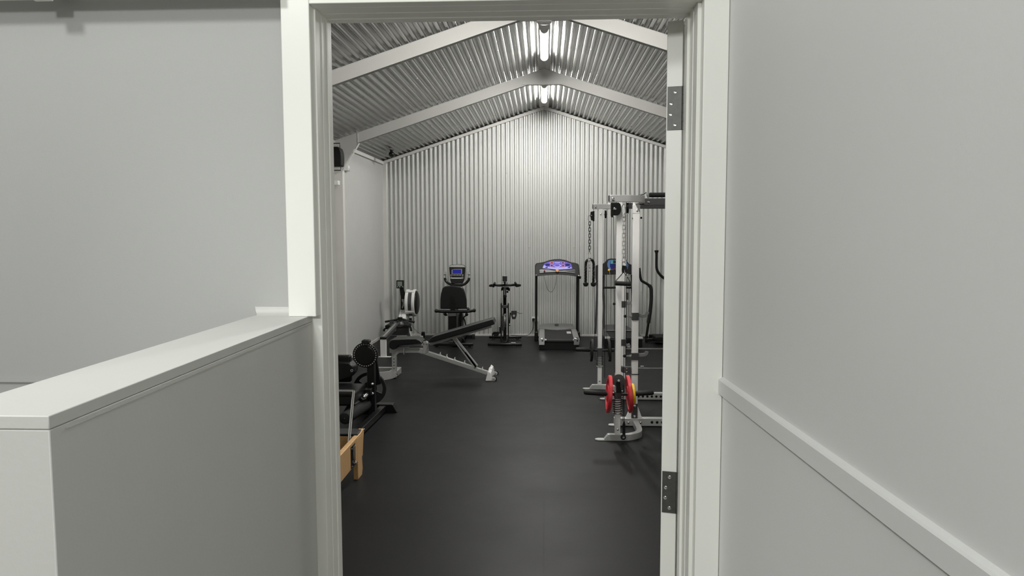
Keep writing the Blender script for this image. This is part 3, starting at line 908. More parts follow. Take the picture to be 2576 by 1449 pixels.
    b = MB(); b.prism([Z(375, 100, ym-0.05), Z(498, 100, ym-0.05), Z(496, 225, ym-0.07), Z(410, 235, ym-0.07), Z(376, 235, ym-0.07)], (0, 0.045, 0)); mo = b.build('monitor', M_black, t, bevel=0.006)
    b = MB(); b.prism([Z(392, 120, ym-0.056), Z(470, 120, ym-0.056), Z(472, 195, ym-0.07), Z(393, 195, ym-0.07)], (0, 0.012, 0)); b.build('screen', M_lcd, mo)
    for x in (398, 432, 480):
        b = MB(); b.lathe(Z(x, 208, ym-0.071), (0, -1, 0), [(0.008, -0.004), (0.008, 0.002), (0.005, 0.003)], 12); b.build('button', M_lgrey, mo)
    # flywheel housing: its axis runs across the room
    yc = 11.88
    cz = (Z(640, 255, yc).z+Z(640, 690, yc).z)/2
    x0, x1 = Z(548, 470, yc).x, Z(708, 470, yc).x
    R = 0.222
    b = MB(); b.lathe((x0+0.035, yc, cz), (1, 0, 0), [(R-0.03, 0), (R-0.012, 0.004), (R-0.012, x1-x0-0.07), (R-0.03, x1-x0-0.066)], 40); fw = b.build('flywheel_cage', M_dgrey, t)
    for xa in (x0, x1-0.052):
        b = MB(); sec = rrect(0.05, 0.028, 0.009)
        pts = [(xa+0.026, yc+(R-0.010)*cos(2*pi*i/44), cz+(R-0.010)*sin(2*pi*i/44)) for i in range(44)]
        rings = [[(xa+0.026+s[0], yc+(R-0.012+s[1])*cos(2*pi*i/44), cz+(R-0.012+s[1])*sin(2*pi*i/44)) for s in sec] for i in range(44)]
        rr = [[b.bm.verts.new(p) for p in r] for r in rings]
        for i in range(44):
            for j in range(len(sec)):
                b.face([rr[i][j], rr[i][(j+1) % len(sec)], rr[(i+1) % 44][(j+1) % len(sec)], rr[(i+1) % 44][j]])
        b.build('cage_rim', M_white, fw)
    for an in (pi+0.67, pi-1.08):
        b = MB(); p = V((0, yc+R*cos(an)*0.985, cz+R*sin(an)*0.985)); b.bar((x0+0.01, p.y, p.z), (x1-0.01, p.y, p.z), 0.03, 0.05, up=(0, -sin(an), cos(an))); b.build('cage_bridge', M_white, fw, bevel=0.006)
    b = MB(); b.lathe((x1-0.02, yc, cz), (1, 0, 0), [(R*0.93, 0), (R*0.88, 0.03), (R*0.70, 0.05), (R*0.3, 0.058)], 36); b.build('side_cover', M_black, t)
    b = MB(); p = Z(590, 640, yc-0.12); q = Z(708, 692, yc-0.12); b.prism([Z(585, 630, yc-0.10), Z(690, 620, yc-0.10), Z(712, 692, yc-0.10), Z(590, 692, yc-0.10)], (0, 0.14, 0)); b.build('chain_guard', M_mgrey, t, bevel=0.006)
rower()

# ------------------------------------------------------------------ recumbent bike
def recumbent():
    Z = zm(1070, 650, 6.3)
    yn, ys, yc, yf = 11.13, 11.22, 11.92, 12.08
    c0 = Z(460, 1400, yn)
    t = thing('recumbent_bike', 'black recumbent exercise bike seen from behind its padded seat back, with blue screen', 'exercise bike', (c0.x, 11.6, 0))
    b = MB(); b.prism([Z(235, 803, ys), Z(236, 640, ys), Z(245, 560, ys), Z(272, 468, ys), Z(310, 445, ys), Z(420, 434, ys), Z(560, 448, ys), Z(600, 470, ys), Z(632, 560, ys), Z(652, 660, ys), Z(655, 800, ys)], (0, 0.06, 0)); bk = b.build('seat_back', M_vinyl, t, bevel=0.016, segs=4)
    b = MB(); b.prism([Z(400, 595, ys-0.012), Z(470, 595, ys-0.012), Z(472, 830, ys-0.012), Z(398, 830, ys-0.012)], (0, 0.02, 0)); b.build('back_bracket', M_black, t, bevel=0.003)
    b = MB(); b.box(Z(240, 838, ys+0.02), Z(655, 805, ys+0.46)); b.build('seat_pad', M_vinyl, t, bevel=0.012)
    for xa, xb in ((238, 378), (520, 660)):
        b = MB(); b.prism([Z(xa, 806, ys-0.03), Z(xb, 806, ys-0.03), Z(xb, 822, ys-0.03), Z(xa, 822, ys-0.03)], (0, 0.03, 0)); b.build('seat_trim', M_mgrey, t, bevel=0.003)
    b = MB(); b.tube([Z(168, 832, ys-0.0), Z(215, 838, ys-0.06), Z(300, 845, ys-0.06), Z(600, 845, ys-0.06), Z(690, 840, ys-0.06), Z(775, 824, ys)], 0.022, 10, smooth=4); hb = b.build('side_handle', M_black, t)
    for x, y in ((174, 832), (772, 825), (672, 806)):
        b = MB(); b.ball(Z(x, y, ys+0.02), 0.030, (1, 1.4, 1)); b.build('handle_end', M_rubber, hb)
    b = MB(); b.prism([Z(362, 860, ys), Z(496, 860, ys), Z(498, 1300, ys), Z(362, 1300, ys)], (0, 0.10, 0)); b.build('seat_post', M_black, t, bevel=0.006)
    b = MB(); b.prism([Z(362, 872, ys-0.015), Z(485, 872, ys-0.015), Z(485, 915, ys-0.015), Z(368, 918, ys-0.015)], (0, 0.02, 0)); b.build('slide_lock', M_mgrey, t, bevel=0.004)
    for pts in (((310, 880), (318, 905), (350, 895)), ((655, 890), (600, 945), (560, 970))):
        b = MB(); b.tube([Z(x, y, ys+0.04) for x, y in pts], 0.011, 8); b.ball(Z(*pts[0], ys+0.04), 0.026); b.build('adjuster_lever', M_black, t)
    # mast and flywheel shroud beyond the seat
    ym = 11.85
    b = MB(); b.prism([Z(500, 870, ym), Z(590, 868, ym), Z(605, 960, ym), Z(600, 1080, ym), Z(560, 1290, ym), Z(480, 1290, ym), Z(500, 1060, ym)], (0, 0.14, 0)); b.build('shroud', M_dgrey, t, bevel=0.02)
    b = MB(); b.prism([Z(574, 866, ym-0.006), Z(590, 868, ym-0.006), Z(592, 930, ym-0.006), Z(576, 932, ym-0.006)], (0, 0.01, 0)); b.build('shroud_trim', M_chrome, t)
    b = MB(); b.prism([Z(540, 868, ym-0.02), Z(572, 868, ym-0.02), Z(570, 1080, ym-0.02), Z(540, 1080, ym-0.02)], (0, 0.02, 0)); b.build('shroud_band', M_black, t)
    b = MB(); b.tube([Z(500, 425, yc), Z(505, 640, yc-0.0), Z(530, 900, ym+0.05)], 0.03, 10); b.build('mast', M_black, t)
    b = MB(); b.tube([Z(605, 940, ym), Z(625, 985, ym), Z(635, 1050, ym), Z(640, 1120, ym)], 0.011, 8, smooth=3); b.build('crank', M_black, t)
    # base
    b = MB(); b.box(Z(130, 1390, yn), Z(762, 1338, yn+0.07)); 
    b.build('rear_stabilizer', M_black, t, bevel=0.008)
    b = MB(); b.box(Z(300, 1300, yf), Z(786, 1200, yf+0.07)); st_ = b.build('front_stabilizer', M_black, t, bevel=0.01)
    b = MB(); b.box(Z(728, 1275, yf-0.015), Z(790, 1195, yf+0.085)); b.build('transport_wheel', M_rubber, st_, bevel=0.012)
    b = MB(); b.bar(V((c0.x+0.03, yn+0.03, 0.085)), V((c0.x+0.05, yf, 0.09)), 0.10, 0.08); b.box(Z(360, 1330, ys), Z(498, 1290, ys+0.3)); b.build('base_beam', M_black, t, bevel=0.006)
    b = MB(); b.ring(Z(540, 1320, 11.5), (0, -1, 0), 0.075, 0.02, 24, 8, 0, pi*2); b.build('pedal_guard', M_black, t)
    for x in (180, 700):
        p = Z(x, 1400, yn+0.03); b = MB(); b.cyl((p.x, yn+0.035, 0), (p.x, yn+0.035, 0.05), 0.022, seg=12); b.build('levelling_foot', M_rubber, t)
    # console with handlebars
    b = MB(); b.prism([Z(376, 150, yc), Z(380, 118, yc), Z(410, 104, yc), Z(500, 98, yc), Z(600, 104, yc), Z(630, 122, yc), Z(632, 155, yc), Z(618, 340, yc-0.06), Z(590, 400, yc-0.08), Z(415, 402, yc-0.08), Z(392, 345, yc-0.06)], (0, 0.05, 0)); co = b.build('console', M_plastic, t, bevel=0.008)
    b = MB(); b.prism([Z(380, 152, yc-0.004), Z(384, 122, yc-0.004), Z(412, 108, yc-0.004), Z(500, 102, yc-0.004), Z(598, 108, yc-0.004), Z(626, 126, yc-0.004), Z(629, 154, yc-0.004)], (0, 0.006, 0)); b.build('top_trim', M_lgrey, co, bevel=0.001)
    def slab(name, x0, y0, x1, y1, m, ya, yb_, th=0.006, par=None, bev=0.0):
        b = MB(); b.prism([Z(x0, y0, ya), Z(x1, y0, ya), Z(x1, y1, yb_), Z(x0, y1, yb_)], (0, th, 0)); return b.build(name, m, par or co, bevel=bev)
    slab('screen_bezel', 415, 166, 582, 250, M_mgrey, yc-0.012, yc-0.037, 0.012, bev=0.002)
    slab('screen', 432, 176, 568, 240, M_blue, yc-0.017, yc-0.036, 0.006)
    for x in (406, 436, 461, 486, 511, 536, 560, 592):
        b = MB(); w_ = 9 if x in (406, 592) else 6; b.prism([Z(x-w_, 258, yc-0.042), Z(x+w_, 258, yc-0.042), Z(x+w_, 272, yc-0.046), Z(x-w_, 272, yc-0.046)], (0, 0.008, 0)); b.build('button', M_lgrey, co)
    slab('grip_bar', 395, 305, 600, 322, M_lgrey, yc-0.055, yc-0.060, 0.01, bev=0.001)
    for x in (407, 588):
        b = MB(); b.lathe(Z(x, 303, yc-0.056), (0, -1, 0), [(0.016, -0.004), (0.016, 0.002), (0.008, 0.004)], 16); b.build('speaker', M_mgrey, co)
    b = MB(); b.tube([Z(311, 222, yc-0.02), Z(311, 310, yc-0.02), Z(330, 365, yc-0.03), Z(385, 405, yc-0.05), Z(470, 423, yc-0.05), Z(580, 423, yc-0.05), Z(640, 395, yc-0.04), Z(684, 345, yc-0.03), Z(690, 310, yc-0.02), Z(690, 222, yc-0.02)], 0.0215, 10, smooth=4); hb = b.build('handlebar', M_black, t)
    for x in (311, 690):
        for ya, yb_ in ((215, 255), (265, 308)):
            b = MB(); b.tube([Z(x, ya, yc-0.025), Z(x, yb_, yc-0.025)], 0.0222, 10); b.build('pulse_pad', M_chrome, hb)
recumbent()

# ------------------------------------------------------------------ spin bike
def spin():
    Z = zm(1200, 680, 6.9)
    yn, yf, yh = 11.26, 11.98, 11.38
    c = Z(482, 1320, yn)
    t = thing('spin_bike', 'black spin bike facing the camera with a narrow frame and chrome flywheel rim', 'exercise bike', (c.x, 11.6, 0))
    def foot(x0, x1, y0, y1, Y):
        a, d = Z(x0, y0, Y), Z(x1, y1, Y)
        b = MB(); b.lathe((a.x, Y, (a.z+d.z)/2), (1, 0, 0), [(0.018, 0), (0.023, 0.01), (0.023, d.x-a.x-0.01), (0.018, d.x-a.x)], 14); o = b.build('stabilizer', M_black, t)
        for f_ in (0.13, 0.87):
            x = a.x+(d.x-a.x)*f_; b = MB(); b.cyl((x, Y, 0), (x, Y, (a.z+d.z)/2), 0.024, 0.017, 12); b.build('levelling_foot', M_rubber, o)
    foot(185, 780, 1266, 1304, yn); foot(210, 772, 1142, 1178, yf)
    a = Z(590, 1256, yn-0.012); d = Z(668, 1270, yn-0.012); b = MB(); b.box((a.x, yn-0.018, a.z-0.008), (d.x, yn+0.015, a.z+0.002)); b.build('label_plate', M_lgrey, t)
    b = MB()
    b.bar(V((c.x, yn, 0.05)), V((c.x, yf, 0.055)), 0.05, 0.04)
    b.build('base_beam', M_black, t, bevel=0.004)
    for x0, x1 in ((407, 431), (531, 554)):
        b = MB(); b.prism([Z(x0, 580, yn+0.10), Z((x0+x1)/2, 568, yn+0.10), Z(x1, 580, yn+0.10), Z(x1, 1262, yn+0.01), Z(x0, 1262, yn+0.01)], (0, 0.035, 0)); b.build('fork', M_black, t, bevel=0.004)
    b = MB(); b.box(Z(430, 655, yn+0.10), Z(532, 602, yn+0.14)); b.build('fork_bridge', M_dgrey, t, bevel=0.003)
    b = MB(); b.tube([Z(481, 320, yh), Z(481, 420, yh), Z(481, 470, yh+0.04), Z(482, 700, yh+0.14), Z(484, 1250, yh+0.10)], 0.026, 12); b.build('head_tube', M_black, t)
    b = MB(); b.tube([Z(481, 318, yh-0.01), Z(481, 425, yh-0.01)], 0.016, 12); b.build('stem_post', M_mgrey, t)
    b = MB(); b.lathe(Z(481, 452, yh-0.04), (0, 1, 0), [(0.022, 0), (0.03, 0.01), (0.03, 0.06)], 14); b.build('clamp_knob', M_black, t)
    b = MB(); b.tube([Z(226, 268, yh-0.0), Z(262, 258, yh-0.06), Z(310, 256, yh), Z(380, 262, yh+0.02), Z(481, 258, yh), Z(585, 258, yh+0.02), Z(650, 252, yh), Z(700, 256, yh-0.06), Z(746, 260, yh)], 0.019, 10, smooth=3); hb = b.build('handlebar', M_rubber, t)
    for pts in (((285, 280), (300, 245), (308, 218)), ((690, 275), (672, 240), (660, 216))):
        b = MB(); b.tube([Z(pts[0][0], pts[0][1], yh-0.06), Z(pts[1][0], pts[1][1], yh-0.14), Z(pts[2][0], pts[2][1], yh-0.18)], 0.018, 10, smooth=3); b.build('bar_end', M_rubber, hb)
    for x in (262, 700):
        b = MB(); b.ball(Z(x, 268, yh-0.03), 0.024, (1.8, 1, 0.8)); b.build('drop_grip', M_rubber, hb)
    for zx0, zy0, zx1, zy1 in ((441, 213, 475, 245), (492, 213, 522, 245), (444, 275, 474, 300), (494, 275, 520, 300)):
        b = MB(); p, q = Z(zx0, zy0, yh-0.02), Z(zx1, zy1, yh-0.02)
        b.tube([(p.x, p.y, p.z), (q.x, p.y, p.z), (q.x, p.y, q.z), (p.x, p.y, q.z)], 0.006, 6, loop=True); b.build('bottle_ring', M_black, t)
    # tablet holder on top
    b = MB(); b.prism([Z(440, 102, yh-0.05), Z(523, 102, yh-0.05), Z(521, 196, yh-0.07), Z(441, 196, yh-0.07)], (0, 0.025, 0)); ho = b.build('display', M_plastic, t, bevel=0.004)
    b = MB(); b.prism([Z(462, 97, yh-0.05), Z(520, 94, yh-0.05), Z(520, 104, yh-0.05), Z(462, 104, yh-0.05)], (0, 0.02, 0)); b.build('display_clip', M_lgrey, ho)
    b = MB(); b.tube([Z(481, 196, yh-0.04), Z(481, 255, yh-0.01)], 0.012, 8); b.build('display_stalk', M_black, t)
    # saddle beyond, seen from the front
    ysd = 11.98
    b = MB()
    b.prism([Z(415, 320, ysd), Z(430, 300, ysd), Z(481, 312, ysd-0.1), Z(545, 298, ysd), Z(571, 320, ysd), Z(566, 366, ysd), Z(530, 345, ysd), Z(481, 335, ysd), Z(440, 350, ysd), Z(418, 362, ysd)], (0, 0.10, 0)); b.build('saddle', M_vinyl, t, bevel=0.008)
    b = MB(); b.tube([Z(481, 340, ysd), Z(482, 700, ysd), Z(484, 1150, yf)], 0.02, 10); b.build('seat_post', M_black, t)
    b = MB(); b.lathe(Z(512, 372, yh+0.02), (1, 0, 0), [(0.012, 0), (0.018, 0.01), (0.018, 0.03)], 12); b.build('brake_knob', M_black, t)
    # flywheel, edge on
    yw = 11.50
    p, q = Z(486, 705, yw), Z(486, 1050, yw)
    R = (p.z-q.z)/2; cz = (p.z+q.z)/2
    b = MB(); b.lathe((p.x-0.012, yw+0.1, cz), (1, 0, 0), [(R*0.3, 0.006), (R*0.8, 0.0), (R*0.97, 0.0), (R, 0.004), (R, 0.020), (R*0.97, 0.024), (R*0.8, 0.024), (R*0.3, 0.018)], 48); b.build('flywheel', M_chrome, t)
    b = MB(); b.prism([Z(434, 785, yw-0.14), Z(468, 785, yw-0.14), Z(470, 1050, yw-0.14), Z(434, 1050, yw-0.14)], (0, 0.4, 0)); b.build('chain_cover', M_dgrey, t, bevel=0.008)
    # cranks and pedals
    for (cx, cy), (ex, ey), (px0, py0, px1, py1) in (((562, 925), (577, 735), (590, 703, 690, 852)), ((400, 960), (398, 1098), (272, 1068, 385, 1152))):
        b = MB(); b.bar(Z(cx, cy, yw), Z(ex, ey, yw-0.02), 0.018, 0.026, up=(0, 1, 0)); cr = b.build('crank', M_black, t, bevel=0.003)
        b = MB(); b.lathe(Z(cx, cy+20, yw-0.02), (0, -1, 0), [(0.018, 0), (0.018, 0.01), (0.008, 0.014)], 14); b.build('crank_bolt', M_chrome, cr)
        b = MB()
        if px0 > 500:
            b.prism([Z(598, 705, yw-0.06), Z(688, 703, yw-0.06), Z(690, 755, yw-0.06), Z(684, 800, yw-0.07), Z(668, 848, yw-0.09), Z(612, 850, yw-0.09), Z(596, 800, yw-0.07), Z(585, 760, yw-0.06)], (0, 0.03, 0))
        else:
            b.prism([Z(280, 1070, yw-0.06), Z(372, 1066, yw-0.06), Z(380, 1110, yw-0.06), Z(360, 1150, yw-0.07), Z(300, 1152, yw-0.07), Z(278, 1112, yw-0.06)], (0, 0.05, 0))
        pe = b.build('pedal', M_black, cr, bevel=0.004)
        if px0 > 500:
            b = MB(); b.lathe(Z(640, 788, yw-0.09), (0, -1, 0), [(0.018, 0), (0.018, 0.01), (0.008, 0.012)], 14); b.build('pedal_bolt', M_lgrey, cr)
            b = MB(); b.tube([Z(690, 730, yw-0.07), Z(715, 735, yw-0.07), Z(735, 750, yw-0.07), Z(785, 745, yw-0.06)], 0.004, 6, smooth=3); b.build('toe_strap', M_black, cr)
        else:
            b = MB(); b.tube([Z(272, 1145, yw-0.06), Z(270, 1100, yw-0.08), Z(300, 1078, yw-0.1), Z(360, 1076, yw-0.1), Z(385, 1090, yw-0.08)], 0.008, 8, smooth=3); b.build('toe_cage', M_black, cr)
spin()

# ------------------------------------------------------------------ treadmill with violet console
def treadmill():
    Z = zm(1320, 640, 5.796)
    C = zm(1340, 640, 14.49)
    yn, yd, yu = 10.90, 12.0, 11.92
    c = at(1402, 880, yn)
    t = thing('treadmill', 'silver and black treadmill with a violet control panel, against the end wall', 'treadmill', (c.x, 11.4, 0))
    # running deck
    zt = 0.165
    b = MB(); a, d = Z(205, 1330, yn+0.02), Z(798, 1330, yn+0.02); b.box((a.x+0.01, yn+0.03, 0.0), (d.x-0.01, yd+0.25, zt-0.03)); b.build('deck_frame', M_black, t, bevel=0.004)
    b = MB(); bl, br = Z(292, 1240, yn), Z(712, 1240, yn)
    pr = [(yn+0.02+0.035*(1-cos(an)), zt-0.035+0.035*sin(an)-0.035*0) for an in [(-pi/2)+pi*i/8 for i in range(9)]]
    b.loft([[(x, y, z) for y, z in [(yn+0.055-0.035*cos(an), zt-0.035+0.035*sin(an)) for an in [-pi/2+pi*i/8 for i in range(9)]]+[(yd+0.1, zt), (yd+0.1, zt-0.07)]] for x in (bl.x, br.x)]); b.build('running_belt', M_rubber, t)
    for x0, x1, n0, n1 in ((205, 290, 205, 288), (714, 798, 662, 740)):
        b = MB(); p, q = Z(x0, 1225, yn), Z(x1, 1225, yn)
        r, s = at(1320+n0/5.796, 829, yd), at(1320+n1/5.796, 829, yd)
        xa, xb = p.x, q.x
        b.prism([(xa, yn+0.01, zt-0.02), (xb, yn+0.01, zt-0.02), (xb, yd+0.03, zt-0.02), (xa, yd+0.03, zt-0.02)], (0, 0, 0.035)); b.build('side_rail', M_mgrey, t, bevel=0.006)
        b = MB(); p, q = Z(x0, 1320, yn), Z(x1, 1220, yn); b.box((p.x-0.002, yn-0.025, p.z), (q.x+0.002, yn+0.06, q.z)); ec = b.build('end_cap', M_chrome, t, bevel=0.006)
        b = MB(); b.lathe(((p.x+q.x)/2+0.01, yn-0.025, (p.z+q.z)/2+0.015), (0, -1, 0), [(0.012, -0.002), (0.012, 0.0006)], 10); b.build('adjuster_hole', M_black, ec)
    for x in (292, 722):
        b = MB(); p = Z(x, 1247, yn-0.01); b.lathe(p-V((0.018, 0, 0)), (1, 0, 0), [(0.015, 0), (0.015, 0.045)], 12); b.build('roller_bolt', M_lgrey, t)
    b = MB(); p = Z(632, 1140, 11.55); b.box((p.x-0.02, 11.52, zt), (p.x+0.05, 11.75, zt+0.002)); b.ring((p.x+0.018, 11.66, zt+0.002), (0, 0, 1), 0.028, 0.005, 16, 6); b.build('belt_sticker', M_lgrey, t)
    # motor hood
    ym = 12.0
    b = MB()
    def hood(y, dz):
        return [V((p.x, y, p.z+dz)) for p in (Z(212, 1090, ym), Z(225, 1022, ym+0.0), Z(240, 1005, ym), Z(360, 998, ym), Z(580, 998, ym), Z(700, 1008, ym), Z(718, 1030, ym), Z(732, 1090, ym))]
    r0 = [Z(206, 1092, yd-0.02), Z(212, 1078, yd-0.02), Z(290, 1080, yd-0.02), Z(360, 1092, yd-0.06), Z(470, 1097, yd-0.08), Z(580, 1092, yd-0.06), Z(662, 1080, yd-0.02), Z(733, 1090, yd-0.02)]
    r1 = [Z(218, 1040, yd+0.10), Z(226, 1018, yd+0.12), Z(290, 1010, yd+0.14), Z(360, 1006, yd+0.15), Z(470, 1005, yd+0.15), Z(580, 1006, yd+0.15), Z(700, 1012, yd+0.13), Z(724, 1050, yd+0.10)]
    r2 = [V((p.x, yd+0.30, 0.10)) for p in r1]
    lo = [V((p.x, p.y+0.01, 0.06)) for p in r0]
    rows = [lo, r0, r1, r2]
    vv = [[b.bm.verts.new(p) for p in r] for r in rows]
    for i in range(3):
        for j in range(7):
            b.face([vv[i][j], vv[i][j+1], vv[i+1][j+1], vv[i+1][j]])
    b.face([v[0] for v in vv]); b.face([v[-1] for v in vv][::-1])
    ho = b.build('motor_hood', M_mgrey, t, bevel=0.004)
    b = MB(); p = Z(465, 1026, yd+0.07); b.lathe(p+V((0, 0, 0.002)), (0, -0.5, 1), [(0.035, 0), (0.03, 0.004), (0.004, 0.006)], 20); b.build('hood_badge', M_dgrey, ho)
    # uprights
    for x0, x1 in ((152, 186), (752, 796)):
        b = MB()
        s = 1 if x0 > 400 else -1
        b.prism([Z(x0, 300, yu-0.02), Z(x1, 300, yu-0.02), Z(x1-(12 if s > 0 else 2), 1150, yu), Z(x0-(6 if s > 0 else 2), 1150, yu)], (0, 0.06, 0)); b.build('upright', M_black, t, bevel=0.006)
    for p, q in ((Z(143, 1290, 11.80), Z(195, 1130, 11.80)), (Z(760, 1290, 11.80), Z(806, 1130, 11.80))):
        b = MB(); b.box((p.x, 11.78, 0.0), (q.x, 12.05, q.z)); b.build('upright_base', M_black, t, bevel=0.01)
    # console housing
    yb_, yt = 11.66, 11.84
    prof = [(88, 770), (85, 430), (130, 362), (300, 340), (420, 318), (620, 245), (800, 215), (1000, 212), (1200, 248), (1420, 335), (1560, 350), (1685, 400), (1722, 790), (1610, 815), (1300, 770), (900, 748), (500, 770), (180, 805)]
    b = MB(); b.prism([C(x, y, yt+(yb_-yt)*(y-212)/600.0) for x, y in prof], (0, 0.06, 0.02)); co = b.build('console', M_plastic, t, bevel=0.01)
    L = lambda x, y, k=0.004: C(x, y, yt+(yb_-yt)*(y-212)/600.0-k)
    b = MB(); b.prism([L(*p) for p in ((430, 322), (620, 262), (800, 238), (1000, 236), (1200, 266), (1400, 335), (1450, 512), (1250, 535), (1060, 550), (900, 560), (700, 536), (360, 500))], (0, 0.006, 0)); pa = b.build('control_panel', M_violet, co)
    def patch(name, pts, m, k=0.0055):
        b = MB(); b.prism([L(x, y, k) for x, y in pts], (0, 0.003, 0)); return b.build(name, m, pa)
    patch('print_band', ((360, 497), (400, 400), (440, 395), (500, 440), (640, 455), (780, 470), (1000, 470), (1180, 455), (1300, 440), (1400, 470), (1445, 510), (1250, 533), (1060, 548), (900, 556), (700, 532)), M_lilac)
    patch('print_oval', [(905+125*cos(2*pi*i/24), 405+62*sin(2*pi*i/24)) for i in range(24)], M_lilac, 0.0060)
    patch('centre_window', [(895+95*cos(2*pi*i/24), 395+42*sin(2*pi*i/24)) for i in range(24)], M_violet, 0.0066)
    for x, s in ((540, 1), (1270, -1)):
        patch('side_window', ((x-90, 372), (x-40, 340), (x+70, 345), (x+90, 380), (x+60, 418), (x-50, 418)), M_navy, 0.006)
    patch('top_display', ((800, 285), (1000, 285), (1000, 312), (800, 312)), M_lilac, 0.006)
    for x, y, w_, h_, m in ((698, 302, 70, 30, M_dred), (1100, 305, 62, 30, M_navy), (695, 405, 60, 38, M_navy), (1108, 408, 60, 38, M_dred)):
        patch('window_frame', ((x-w_, y-h_), (x+w_, y-h_), (x+w_, y+h_), (x-w_, y+h_)), M_pink, 0.0066)
        patch('led_window', ((x-w_*0.72, y-h_*0.62), (x+w_*0.72, y-h_*0.62), (x+w_*0.72, y+h_*0.62), (x-w_*0.72, y+h_*0.62)), m, 0.0074)
    for x in (500, 1320):
        patch('speed_keys', ((x-50, 460), (x+55, 450), (x+45, 490), (x-20, 495)), M_navy, 0.0066)
    b = MB(); b.prism([L(x, y, 0.012) for x, y in ((250, 690), (240, 560), (300, 545), (560, 545), (760, 590), (1040, 590), (1250, 560), (1540, 545), (1560, 600), (1545, 700), (1200, 650), (900, 640), (600, 655))], (0, 0.02, 0)); b.build('cup_tray', M_dgrey, co, bevel=0.004)
    for pts in (((255, 640), (255, 570), (520, 560), (640, 590), (480, 640)), ((1540, 640), (1540, 570), (1300, 560), (1170, 590), (1330, 640))):
        b = MB(); b.prism([L(x, y, 0.016) for x, y in pts], (0, 0.005, 0)); b.build('tray_well', M_black, co)
    b = MB(); b.lathe(L(895, 592, 0.03), (0, -1, 0.3), [(0.026, -0.01), (0.026, 0.004), (0.02, 0.007)], 16); b.build('safety_key', M_orange, co)
    b = MB(); b.lathe(L(432, 605, 0.03), (0, -1, 0.3), [(0.012, -0.01), (0.012, 0.004)], 12); b.build('red_button', M_dred, co)
    for x, y in ((130, 755), (1680, 770)):
        b = MB(); b.lathe(L(x, y, 0.006), (0, -1, 0.2), [(0.012, 0), (0.012, 0.006), (0.006, 0.008)], 12); b.build('bolt', M_chrome, co)
    b = MB(); b.lathe(C(1700, 840, yu-0.02), (1, 0, 0), [(0.02, -0.01), (0.024, 0), (0.024, 0.02), (0.018, 0.028)], 14); b.build('fold_knob', M_black, t)
    b = MB(); b.tube([C(x, y, yb_+0.03) for x, y in ((415, 780), (440, 930), (500, 1150), (560, 1300), (650, 1370), (740, 1320), (820, 1130), (860, 950), (880, 780))], 0.0026, 6, smooth=4); b.build('safety_cord', M_black, t)
treadmill()

